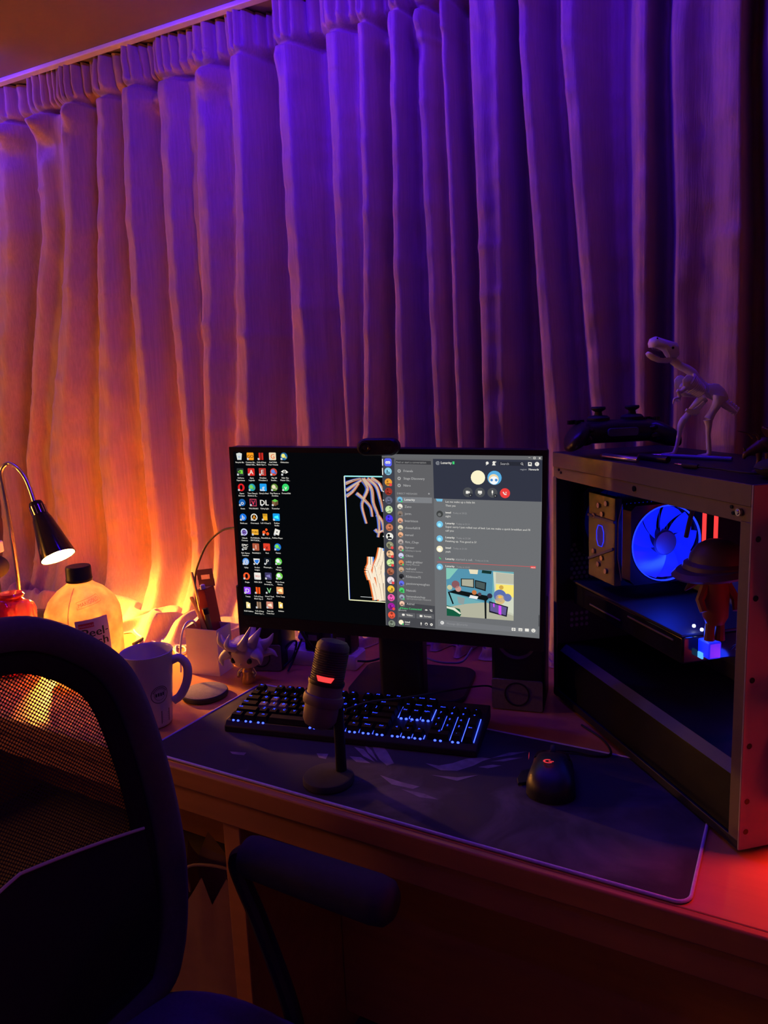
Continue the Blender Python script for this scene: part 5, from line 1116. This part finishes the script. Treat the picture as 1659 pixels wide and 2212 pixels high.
def plight(name, loc, col, e, parent, r=.012):
    l = bpy.data.lights.new(name, 'POINT'); l.energy = e; l.color = col; l.shadow_soft_size = r; o = bpy.data.objects.new(name, l); COL.objects.link(o); o.parent = parent; o.location = loc; return o
plight('fan_light', Q(fx_ - .035, .09, fz_ - .02), (.01, .04, 1), .55, pc); plight('fan_light_rear', Q(fx_ + .145, .15, fz_ - .03), (.01, .04, 1), .10, pc)
# tower cooler
x0, z1 = pcat(1278, 1062, .045); x1, z0 = pcat(1333, 1266, .045); xa, xb = min(x0, x1), max(x0, x1); xb = min(xb, CL - .045)
cool = thing_part = MB()
for k in range(14): cool.box(((xa + xb) / 2, -(.055 + k * .0075), (z0 + z1) / 2), (xb - xa - .006, .0012, z1 - z0 - .02))
cl_ = cool.build('cooler_fins', K['chrome'], pc)
cap = pbox('cooler_cap', xa, xb, .040, .052, z0, z1, mat('cooler_cap_paint', (.085, .072, .055), .45, .3, var=.08))
zm = (z0 + z1) / 2 + .004; xm = (xa + xb) / 2
for s_ in (1, -1):
    for (a, b) in ((.30, .020), (-.05, .026), (.10, .038), (-.22, .044)):
        c = Q(xm + a * (xb - xa) * .9, .040, zm + s_ * (.042 + (b - .030) * 1.1)); MB().lathe([(0, -.005), (.003, -.0045), (.0042, -.002), (.0044, .003), (0, .003)], 16, c, (0, 1, 0)).build('heat_pipe', K['chrome'], cap)
hexm = MB().prism([(.0145 * math.cos(a) * .85, .020 * math.sin(a)) for a in [math.radians(q) for q in (22, 62, 118, 158, 202, 242, 298, 338)]], .003, Q(xm, .040, zm), (1, 0, 0), (0, 0, 1)).build('badge', mat('badge_plastic', (.10, .08, .16), .3, emis=(.02, .01, .4), es=.25), cap)
MB().tube([Q(xm + .0145 * math.cos(a) * .85, .0375, zm + .020 * math.sin(a)) for a in [math.radians(q) for q in (22, 62, 118, 158, 202, 242, 298, 338, 382)]], .0008, 6).build('badge_rim', K['blue_dim'], cap)
for (a, z_, an) in ((0, zm + .030, 0), (.0, zm - .031, .38)): MB().box(Q(xm, .039, z_), (xb - xa, .004, .004), Ry(an)).build('cross_bar', mat('bar_blue', (.04, .04, .12), .3), cap)
for x in (xa - .004, xb + .004): MB().tube([Q(x, .05, z1 - .01), Q(x + .003, .045, zm + .03), Q(x + .003, .045, zm - .03), Q(x, .05, z0 + .01)], .0012, 6).build('fan_clip', K['chrome'], cap)
# memory with red light bars
for k, px in enumerate((1521, 1546)):
    x, zt_ = pcat(px, 1098 + 8 * k, .13); _, zb_ = pcat(px, 1185, .13)
    m_ = pbox('memory_stick', x - .0035, x + .0035, .133, .180, zb_ - .02, zt_ + .012, K['steel_d']); pbox('light_bar', x - .0030, x + .0030, .1295, .133, zb_ - .01, zt_ + .010, glow('memory_red', (1, .035, .035), 1.6), m_)
# graphics card
xg, zg_ = pcat(1255, 1253, .03); gx0, _ = pcat(1475, 1370, .03); zg_ = .226
gpu = pbox('graphics_card', gx0, CL - .02, .03, .175, zg_ - .044, zg_ - .004, K['blkg'], bevel=.003)
pbox('backplate', gx0, CL - .02, .028, .178, zg_ - .004, zg_, mat('backplate_metal', (.02, .018, .02), .6, .2, var=.1), gpu)
for (a, b, z_) in ((.02, .14, -.016), (.16, .26, -.030)): pbox('trim_strip', gx0 + a, gx0 + b, .0285, .0302, zg_ + z_, zg_ + z_ + .003, K['steel'], gpu)
for k in range(2):
    c = Q(gx0 + .10 + .12 * k, .10, zg_ - .046); MB().lathe([(0, -.002), (.044, -.002), (.046, .001), (.03, .002), (0, .002)], 28, c, (0, 0, 1)).build('card_fan', K['blk'], gpu)
# lit parts of the board beside the card
for k, px in enumerate(((1499, 1352), (1516, 1360))):
    x, z = pcat(*px, .055); MB().ell(Q(x, .055, z), (.0024, .0024, .0024), 10, 6).build('white_light', K['white_led'], gpu)
x, z = pcat(1522, 1402, .06); blk_ = pbox('lit_plug', x - .016, x + .014, .055, .075, z - .010, z + .014, mat('blue_lit_plastic', (.1, .2, .5), .3, emis=(.004, .015, 1), es=.8), bevel=.002)
pbox('lit_tip', x - .004, x + .006, .053, .056, z - .013, z - .004, glow('cyan_tip', (.1, .45, 1), 1.2), blk_)
plight('plug_light', Q(x, .045, z + .03), (.01, .05, 1), .07, pc, .006); plight('blue_fill_light', Q(x - .03, .12, .17), (.01, .04, 1), .12, pc)  # second point lamp is an added blue fill low in the case
# loose wires in the case
rw = random.Random(12)
def wire(pts, r, m, nm='wire'): MB().tube(bez(pts, 6), r, 6).build(nm, m, pc)
for k in range(5):
    dv = k * .006; wire([Q(.15 - k * .004, .10 + dv, .20), Q(.11, .08 + dv, .222 - k * .004), Q(.06, .07 + dv, .225 - k * .006), Q(.025, .10 + dv, .20 - k * .01)], .0013, K['grey'] if k % 2 else K['rub'])
wire([pcv for pcv in (Q(*((lambda q: (q[0], .07, q[1]))(pcat(1500, 1090, .07)))), Q(*((lambda q: (q[0], .07, q[1]))(pcat(1490, 1125, .07)))), Q(*((lambda q: (q[0], .07, q[1]))(pcat(1482, 1160, .07)))))], .0032, K['rub'])
for k in range(9):
    z = .112 + k * .0085; wire([Q(.085 - .004 * (k % 3), .06 + .008 * (k % 4), .105), Q(.06, .055 + .006 * (k % 3), z + .02), Q(.042, .06 + .01 * (k % 4), z + .045 + .01 * (k % 2)), Q(.026, .10, z + .03)], .0016 + .0006 * (k % 2), K['rub'] if k % 3 else K['grey'])
pbox('drive_cage', .028, .034, .05, .186, .105, .24, mat('cage_metal', (.30, .26, .24), .5, .3), bevel=.001)
plight('case_red_light', Q(.048, .14, .16), (1, .04, .03), .10, pc)
# front: steel frame, screw holes and two red fans
ff = pbox('front_frame', -.003, 0, 0, .044, 0.006, CHh, mat('front_steel', (.32, .27, .24), .5, .1, var=.1)); pbox('front_frame', -.003, 0, .172, CW, .006, CHh, K['steel_d']); pbox('front_frame', -.003, 0, .044, .172, .425, CHh, K['steel_d']); pbox('front_frame', -.003, 0, .044, .172, .006, .03, K['steel_d'])
nF = Vector((-1, 0, 0))
for z in (.395, .325, .225, .142, .07, .03): MB().cyl(Q(-.0033, .009, z), Q(-.001, .009, z), .0036, None, 14).build('screw_hole', K['blkg'], ff)
for z in (.115, .305):
    FF_ = fan(Q(-.016, .108, z), .060, (1, 0, 0), K['blk'], K['rb'], K['blk'], 9, 'front_fan')
    MB().lathe([(.0585, -.0145), (.0612, -.0145), (.0612, -.011), (.0585, -.011)], 48, Q(-.016, .108, z), (1, 0, 0), closed=True).build('light_ring', glow('fan_ring_red', (1, .02, .015), 5), FF_)
    plight('front_fan_light', Q(-.045, .105, z), (1, .035, .03), RED_W, FF_, .02)

# ================================================================ toy figure inside the case
tx, tz = pcat(1512, 1262, .03)
tf0 = PO + PU * tx + PV * .055 + Vector((0, 0, zg_ + .0005))
K['toy'] = mat('toy_dark', (.07, .045, .035), .5, var=.15); K['toyb'] = mat('toy_brown', (.16, .06, .03), .5, var=.15)
tz0, tz1 = zg_, pcat(1512, 1165, .03)[1]
tf = thing('toy_figure', 'dark big-headed toy figure with round helmet standing inside the computer', 'toy figure', (tf0.x, tf0.y, T + zg_), YAW)
hh = tz1 - zg_
MB().tube([(-.007, 0, .001), (-.007, 0, .02), (-.004, 0, .03)], [.007, .006, .008], 10).build('leg', K['toyb'], tf); MB().tube([(.007, 0, .001), (.007, 0, .02), (.004, 0, .03)], [.007, .006, .008], 10).build('leg', K['toyb'], tf)
MB().tube([(0, 0, .024), (0, 0, .034), (0, 0, hh * .5), (0, 0, hh - .045)], [.012, .017, .018, .013], 14, flat=.8).build('torso', K['toyb'], tf)
for s_ in (-1, 1): MB().tube([(s_ * .014, 0, hh * .55), (s_ * .024, -.006, hh * .42), (s_ * .022, -.014, hh * .32)], [.007, .006, .005], 8).build('arm', K['toyb'], tf)
hd2 = MB().ell((0, 0, hh - .036), (.036, .032, .024), 24, 14).build('head', K['toyb'], tf)
MB().lathe([(.044, -.004), (.042, .002), (.036, .006), (.034, .014), (.026, .026), (.014, .033), (0, .035)], 32, (0, 0, hh - .036)).build('helmet', K['toy'], tf)
MB().lathe([(.030, -.005), (.046, -.007), (.050, -.003), (.044, .003), (.030, .004)], 32, (-.006, -.006, hh - .040), (-.12, 0, 1), closed=True, sx=1.1).build('brim', K['toy'], tf)
for k in range(7): MB().box((-.024 + .008 * k, -.034 + .0012 * (k - 3) ** 2, hh - .034), (.0012, .002, .012)).build('rivet_bar', K['steel'], hd2)
MB().tube([(-.03, -.01, hh - .052), (-.040, -.014, hh - .058), (-.048, -.014, hh - .066)], [.006, .005, .001], 8).build('cheek_spike', K['toy'], tf)
MB().tube([(.034, 0, hh - .02), (.044, 0, hh - .002), (.052, 0, hh + .010)], [.007, .005, .001], 8).build('ear', K['toyb'], tf)
# ================================================================ things on top of the computer
TZ = T + CHh
def on_pc(x, v): p = PO + PU * x + PV * v; return (p.x, p.y, TZ)
# --- dinosaur skeleton
fL, fR = at_z(1450, 981, CHh), at_z(1512, 992, CHh)
DO = Vector((( fL.x * .45 + fR.x * .55), (fL.y * .45 + fR.y * .55), TZ))
Dd = DO.dot(Vector((-math.sin(YAW), math.cos(YAW), 0))); u_ = Dd / F_ / 3.393 * .985; BF = 1.45
dn = thing('dinosaur_skeleton', 'white plastic standing dinosaur skeleton model on top of the computer', 'dinosaur model', DO, YAW)
def dp(cx, cy, y=0): return Vector(((cx - 1075) * u_, y, (988 - cy) * u_ + .0005))
def bone(name, pts, rs, y=0, parent=None, n=8, flat=None):
    P_ = [dp(a, b, y if not isinstance(y, (list, tuple)) else y[i]) for i, (a, b) in enumerate(pts)]; k = 4; C_ = bez(P_, k)
    R_ = []
    for i in range(len(P_) - 1):
        for j in range(k): R_.append((rs[i] + (rs[i + 1] - rs[i]) * j / k) * u_ * BF)
    R_.append(rs[-1] * u_ * BF); return MB().tube(C_, R_, n, flat=flat).build(name, K['bone'], parent or dn, smooth=60)
def plate(name, poly, th, y, parent=None):
    return MB().prism([((a - 1075) * u_, (988 - b) * u_ + .0005) for a, b in poly], th, Vector((0, y + th / 2, 0)), (1, 0, 0), (0, 0, 1), bev=th * .25).build(name, K['bone'], parent or dn, smooth=60)
sk_ = plate('skull', [(778, 150), (790, 118), (822, 103), (870, 120), (905, 132), (975, 155), (992, 190), (996, 240), (975, 262), (945, 252), (925, 262), (905, 230), (880, 205), (845, 188), (800, 178), (785, 180)], .020, 0)
for s_ in (-1, 1): MB().lathe([(.002, 0), (.0036, 0), (.0036, .0012), (.002, .0012)], 16, dp(935, 190, s_ * .0105 - .0006), (0, 1, 0), closed=True).build('eye_ring', K['bone'], sk_)
MB().cyl(dp(935, 190, -.0106), dp(935, 190, -.0098), .0022, None, 12).build('eye_socket', K['blkm'], sk_); MB().cyl(dp(822, 118, -.0106), dp(822, 118, -.0098), .0012, None, 10).build('nostril', K['blkm'], sk_)
jw = plate('jaw', [(758, 222), (772, 208), (800, 232), (840, 252), (890, 262), (945, 256), (950, 280), (915, 297), (850, 290), (800, 268), (770, 245)], .012, 0)
for k in range(8):
    a = dp(792 + k * 9, 182 + k * 3, -.006); MB().tube([a, a + Vector((0, 0, -.0028))], [.0006, .0001], 5).build('tooth', K['bone'], sk_)
    b = dp(778 + k * 10, 222 + k * 4.6, -.004); MB().tube([b, b + Vector((0, 0, .0024))], [.0006, .0001], 5).build('tooth', K['bone'], jw)
spine = [(925, 255), (965, 290), (1010, 320), (1060, 345), (1105, 380), (1140, 425), (1180, 465), (1230, 500), (1290, 550), (1340, 605), (1390, 645), (1430, 675)]
bone('spine', spine, [14, 18, 20, 22, 24, 22, 20, 22, 24, 22, 17, 12])
for i in range(26):
    f = i / 25 * (len(spine) - 1.001); k = int(f); f -= k; a = Vector(spine[k]).lerp(Vector(spine[k + 1]), f); tg = (Vector(spine[k + 1]) - Vector(spine[k])).normalized(); nn = Vector((-tg.y, tg.x)); nn = nn if nn.y < 0 else -nn
    h = 30 if f < 99 else 20; h = 44 if k >= 9 else 30
    MB().tube([dp(*a), dp(*(a + nn * h))], [.0032, .0018], 6).build('vertebra', K['bone'], dn)
    if k < 3 or k > 8: MB().tube([dp(*a), dp(*(a - nn * 26))], [.0030, .0014], 6).build('vertebra', K['bone'], dn)
for i in range(9):
    a = Vector(spine[4]).lerp(Vector(spine[6]), i / 8) if i < 9 else None; d_ = Vector((-78 + 4 * i, 92 - 3 * i))
    for s_ in (-1, 1):
        P_ = [dp(*a), dp(a.x - 14, a.y + 22, s_ * .014), dp(a.x + d_.x * .55, a.y + d_.y * .75, s_ * .016), dp(a.x + d_.x, a.y + d_.y + 12, s_ * .005)]
        MB().tube(bez(P_, 5), .0026, 6).build('rib', K['bone'], dn)
for s_ in (-1, 1):
    plate('shoulder_blade', [(1000, 420), (1025, 392), (1050, 388), (1075, 400), (1100, 430), (1085, 480), (1055, 500), (1030, 490), (1005, 470)], .003, s_ * .016)
    o = 30 if s_ > 0 else 0
    bone('upper_arm', [(1020 + o, 480), (985 + o, 505), (960 + o, 495)] if s_ < 0 else [(1050, 520), (1040, 555), (1050, 570)], [13, 11, 8], s_ * .017); bone('forearm', [(962, 500), (975, 530), (975, 548), (940, 556), (930, 592)] if s_ < 0 else [(1050, 568), (1025, 572), (1000, 566)], [9, 8, 7, 6, 3] if s_ < 0 else [8, 6, 3], s_ * .018)
plate('breastbone', [(990, 500), (1040, 545), (1150, 555), (1190, 530), (1160, 520), (1060, 525)], .010, 0)
for s_ in (-1, 1): plate('hip_bone', [(1200, 462), (1240, 456), (1275, 462), (1318, 500), (1345, 545), (1352, 580), (1310, 600), (1270, 575), (1235, 560), (1205, 520)], .004, s_ * .010)
plate('pubis', [(1190, 580), (1205, 600), (1160, 650), (1165, 668), (1130, 690), (1080, 668), (1055, 650), (1065, 632), (1110, 640), (1150, 615)], .005, 0)
bone('thigh', [(1272, 548), (1258, 600), (1225, 660), (1196, 712)], [32, 26, 20, 24], -.016); bone('shin', [(1192, 715), (1198, 760), (1196, 830), (1205, 930)], [24, 17, 12, 14], -.017); bone('foot', [(1205, 905), (1207, 955), (1195, 975), (1160, 978), (1115, 982)], [11, 13, 13, 10, 5], -.017)
bone('thigh', [(1225, 560), (1180, 600), (1120, 670), (1080, 720)], [28, 24, 18, 20], .016); bone('shin', [(1078, 715), (1055, 760), (1045, 830), (1025, 930)], [20, 18, 12, 10], .015); bone('foot', [(1032, 900), (1015, 955), (995, 972), (940, 974), (885, 970)], [10, 11, 11, 8, 5], [.015, .015, .014, .012, .010])
for (a, b, y) in ((1150, 980, -.026), (1148, 980, -.008), (935, 973, .022), (935, 973, .004)): MB().tube([dp(a + 45, b - 4, -.017 if y < 0 else .014), dp(a, b, y), dp(a - 30, b + 4, y)], [.0022, .0018, .0008], 6).build('toe', K['bone'], dn)
# --- game controller
gc_ = on_pc(.375, .085)
ct = thing('game_controller', 'black game controller lying at the back of the computer top', 'game controller', (gc_[0] - .030, gc_[1] - .012, TZ), YAW + math.radians(6)); ct.scale = (1.1, 1.1, 1.1)
SC = 1.0
K['ctl'] = mat('controller_plastic', (.018, .018, .02), .32, var=.15)
mb = MB(); n_, m_ = 44, 20; vs = []
for i in range(n_ + 1):
    t_ = -1 + 2 * i / n_; x = .086 * t_
    a_ = abs(t_); cy_ = -.0 + .0; hz = .017 * (1 - .25 * a_ ** 2); hy = .027 * (1 - .15 * a_ ** 4); zc_ = .036 - .004 * a_ ** 2; yc = 0
    if a_ > .55: q = (a_ - .55) / .45; yc = -.030 * q; hy = .027 + .018 * q * (1 - q) - .012 * q ** 3; zc_ = .036 - .018 * q ** 1.4; hz = .0155 * math.sqrt(max(0, 1 - q ** 3.2)) + .0008
    for j in range(m_):
        a = 2 * math.pi * j / m_; c, s_ = math.cos(a), math.sin(a); vs.append((x, yc + math.copysign(abs(c) ** .75, c) * hy * (1 if a_ < .9 else math.sqrt(max(.02, 1 - ((a_ - .9) / .1) ** 2))), zc_ + math.copysign(abs(s_) ** .75, s_) * hz))
mb.add(vs, [(i * m_ + j, i * m_ + (j + 1) % m_, (i + 1) * m_ + (j + 1) % m_, (i + 1) * m_ + j) for i in range(n_) for j in range(m_)] + [tuple(range(m_ - 1, -1, -1)), tuple(n_ * m_ + j for j in range(m_))])
cbdy = mb.build('body', K['ctl'], ct, smooth=60)
for x in (-.024, .028):
    MB().lathe([(.0165, 0), (.0165, .006), (.013, .009), (.006, .010), (.005, .015), (.0100, .018), (.0108, .020), (.0100, .0222), (.005, .0215), (0, .0212)], 28, (x, .004, .050)).build('thumb_stick', K['rub'], ct)
MB().prism(rrect(.046, .012, .004, 4), .004, (0, -.027, .036), (1, 0, 0), (0, 0, 1), .001).build('light_bar', mat('light_bar_plastic', (.10, .10, .22), .2), ct)
for s_ in (-1, 1):
    MB().ell((s_ * .056, -.024, .040), (.015, .008, .0055), 18, 10).build('shoulder_button', K['blkg'], ct); MB().ell((s_ * .056, -.024, .027), (.014, .010, .009), 18, 10).build('trigger', K['blkg'], ct)
for a in range(4): q = a * math.pi / 2; MB().cyl((.058 + .010 * math.cos(q), .006 + .010 * math.sin(q), .049), (.058 + .010 * math.cos(q), .006 + .010 * math.sin(q), .054), .0048, None, 14).build('face_button', K['blkg'], ct); MB().box((-.058 + .008 * math.cos(q), .006 + .008 * math.sin(q), .051), (.008, .006, .006), Rz(q)).build('direction_button', K['blkg'], ct)
# --- pens, cables and small things
def lying(name, label, cat, p, q, r, m, tip, tipm, rz=0):
    P_, Q_ = Vector(p), Vector(q); t = thing(name, label, cat, P_); d_ = Q_ - P_; z = Vector((0, 0, r + .0004))
    MB().lathe([(0, 0), (r * .9, 0), (r, d_.length * .02), (r, d_.length * .9), (r * .9, d_.length * .92), (0, d_.length * .92)], 14, z, d_).build('barrel', m, t)
    MB().lathe([(r * .85, 0), (r * .7, d_.length * tip * .4), (r * .15, d_.length * tip), (0, d_.length * tip)], 12, z + d_ * .92, d_).build('tip', tipm, t); return t
def pz(px, py): return at_z(px, py, CHh)
k1, k2 = pz(1392, 984), pz(1312, 981)
lying('ball_pen', 'glossy silver pen with copper tip lying near the front rail of the computer', 'pen', on_pc(.265, .022), on_pc(.355, .012), .0042, mat('pen_silver', (.55, .5, .6), .15, .8), .10, mat('copper_tip', (.5, .25, .1), .35, .8))
lying('screwdriver', 'thin blue screwdriver lying behind the dinosaur feet', 'screwdriver', on_pc(.205, .135), on_pc(.315, .085), .0032, mat('blue_handle', (.08, .10, .5), .25, coat=.5), .28, K['chrome'])
lying('marker_pen', 'short dark marker with red cap lying behind the silver pen', 'marker', on_pc(.235, .052), on_pc(.305, .048), .005, K['blk'], .12, mat('red_cap', (.35, .06, .05), .4))
jk = thing('audio_plug', 'black audio plug with gold tip lying in front of the dinosaur', 'audio plug', on_pc(.150, .040), 0)
dr = (PU * .8 + PV * -.12).normalized(); o_ = Vector((0, 0, .0042))
MB().lathe([(0, 0), (.0026, .0), (.0038, .004), (.0040, .026), (.0030, .028), (0, .028)], 14, o_, dr).build('sleeve', K['rub'], jk)
MB().lathe([(.0017, .028), (.0017, .036), (.0013, .0365), (.0017, .037), (.0017, .040), (.0012, .041), (.0016, .042), (0, .046)], 12, o_, dr).build('gold_tip', mat('gold', (.8, .6, .25), .25, 1), jk)
e1, e2, e3 = (Vector(on_pc(a, b)) - Vector(on_pc(.150, .040)) + Vector((0, 0, .003)) for a, b in ((.12, .05), (.07, .052), (.045, .075)))
MB().tube(bez([o_, e1, e2, e3], 6), .0016, 8).build('wire', K['rub'], jk)
# --- brown horned dinosaur skeleton
to = at_z(1612, 1000, CHh); tx_, tv_ = (to - PO).dot(PU), (to - PO).dot(PV)
tr_ = thing('horned_dinosaur', 'dark brown four-legged horned dinosaur skeleton at the right end of the computer top', 'dinosaur model', on_pc(.075, .085), YAW)
K['brn'] = mat('brown_plastic', (.10, .045, .028), .45, var=.2)
w2 = Vector(on_pc(.075, .085)).dot(Vector((-math.sin(YAW), math.cos(YAW), 0))) / F_ / 11.06
ctr = CAM + ray(1617, 1000) * 0
def tp(cx, cy, y=0): return Vector(((cx - 960) * w2, y, max(.0008, (1500 - cy) * w2)))
def tb(name, pts, rs, n=9, flat=None): return MB().tube(bez([tp(*p) for p in pts], 4), [rs[min(len(rs) - 1, int(i / 4))] * w2 + (rs[min(len(rs) - 1, int(i / 4) + 1)] - rs[min(len(rs) - 1, int(i / 4))]) * w2 * (i % 4) / 4 for i in range(4 * (len(pts) - 1) + 1)], n, flat=flat).build(name, K['brn'], tr_, smooth=60)
tb('ribcage', [(640, 860), (800, 800), (1000, 860), (1200, 900), (1380, 960)], [90, 170, 200, 190, 90], 14)
MB().lathe([(0, 0), (150 * w2, -10 * w2), (220 * w2, -40 * w2), (230 * w2, -20 * w2), (150 * w2, 20 * w2), (0, 30 * w2)], 24, tp(960, 560), (.75, 0, .6)).build('frill', K['brn'], tr_)
for k in range(9):
    a = math.pi * (k / 8) ; c = tp(960, 560); f1, f2, _ = frame((.75, 0, .6), (0, 1, 0)); d_ = f1 * math.cos(a) + f2 * math.sin(a); MB().tube([c + d_ * 215 * w2, c + d_ * 255 * w2], [30 * w2, 6 * w2], 6).build('frill_knob', K['brn'], tr_)
tb('skull', [(900, 760), (740, 840), (560, 930), (400, 1020), (350, 1130)], [150, 150, 110, 80, 30], 12)
for y in (-.008, .008): tb('brow_horn', [(640, 660, y), (520, 540, y * 1.3), (280, 470, y * 1.5)], [38, 26, 5])
tb('nose_horn', [(400, 980), (360, 900), (330, 850)], [40, 28, 6])
for (x, y) in ((800, -.013), (840, .013), (1230, -.013), (1270, .013)): tb('leg', [(x, 980, y), (x + 10, 1180, y), (x - 20, 1330, y), (x - 10, 1490, y)], [80, 60, 42, 52]); MB().ell(tp(x - 30, 1488, y), (.0066, .0052, .003), 12, 6).build('foot', K['brn'], tr_)
tb('tail', [(1360, 950), (1560, 880), (1760, 960), (1900, 1080)], [80, 60, 36, 8])
hb = thing('earphone_case', 'black round earphone case in front of the horned dinosaur', 'case', on_pc(.030, .060), 0)
MB().ell((0, 0, .0125), (.026, .022, .012), 24, 12).build('shell', K['blkm'], hb); MB().lathe([(.0262, .012), (.0266, .0125), (.0262, .013)], 32, (0, 0, 0), sy=.85).build('seam', K['blkg'], hb)
# --- paper bag under the desk
pb_ = thing('paper_bag', 'crumpled brown paper bag under the desk left of the panel', 'bag', (-1.02, 1.06, 0), .3)
mb = MB(); n = 40; vs = []; rp_ = random.Random(5)
for i, (z, w_) in enumerate(((.0008, .11), (.06, .12), (.16, .115), (.26, .12), (.34, .11))):
    for j in range(n):
        a = 2 * math.pi * j / n; c, s_ = math.cos(a), math.sin(a); q = 1 / max(abs(c), abs(s_)) ** .8; e = 1 + .10 * noise.noise(Vector((c * 3, s_ * 3, z * 9)))
        vs.append((c * w_ * q * e, s_ * w_ * .7 * q * e, z + (.03 * (j % 3 - 1) if i == 4 else 0)))
mb.add(vs, [(i * n + j, i * n + (j + 1) % n, (i + 1) * n + (j + 1) % n, (i + 1) * n + j) for i in range(4) for j in range(n)] + [tuple(range(n - 1, -1, -1))])
mb.build('sack', mat('kraft_paper', (.34, .2, .1), .8, var=.2, vs=20, bump=.3, bs=60), pb_, smooth=25)
MB().tube(bez([(-.05, -.07, .33), (-.045, -.075, .39), (.045, -.075, .39), (.05, -.07, .33)], 6), .003, 6).build('handle', mat('twine', (.3, .2, .11), .9), pb_)
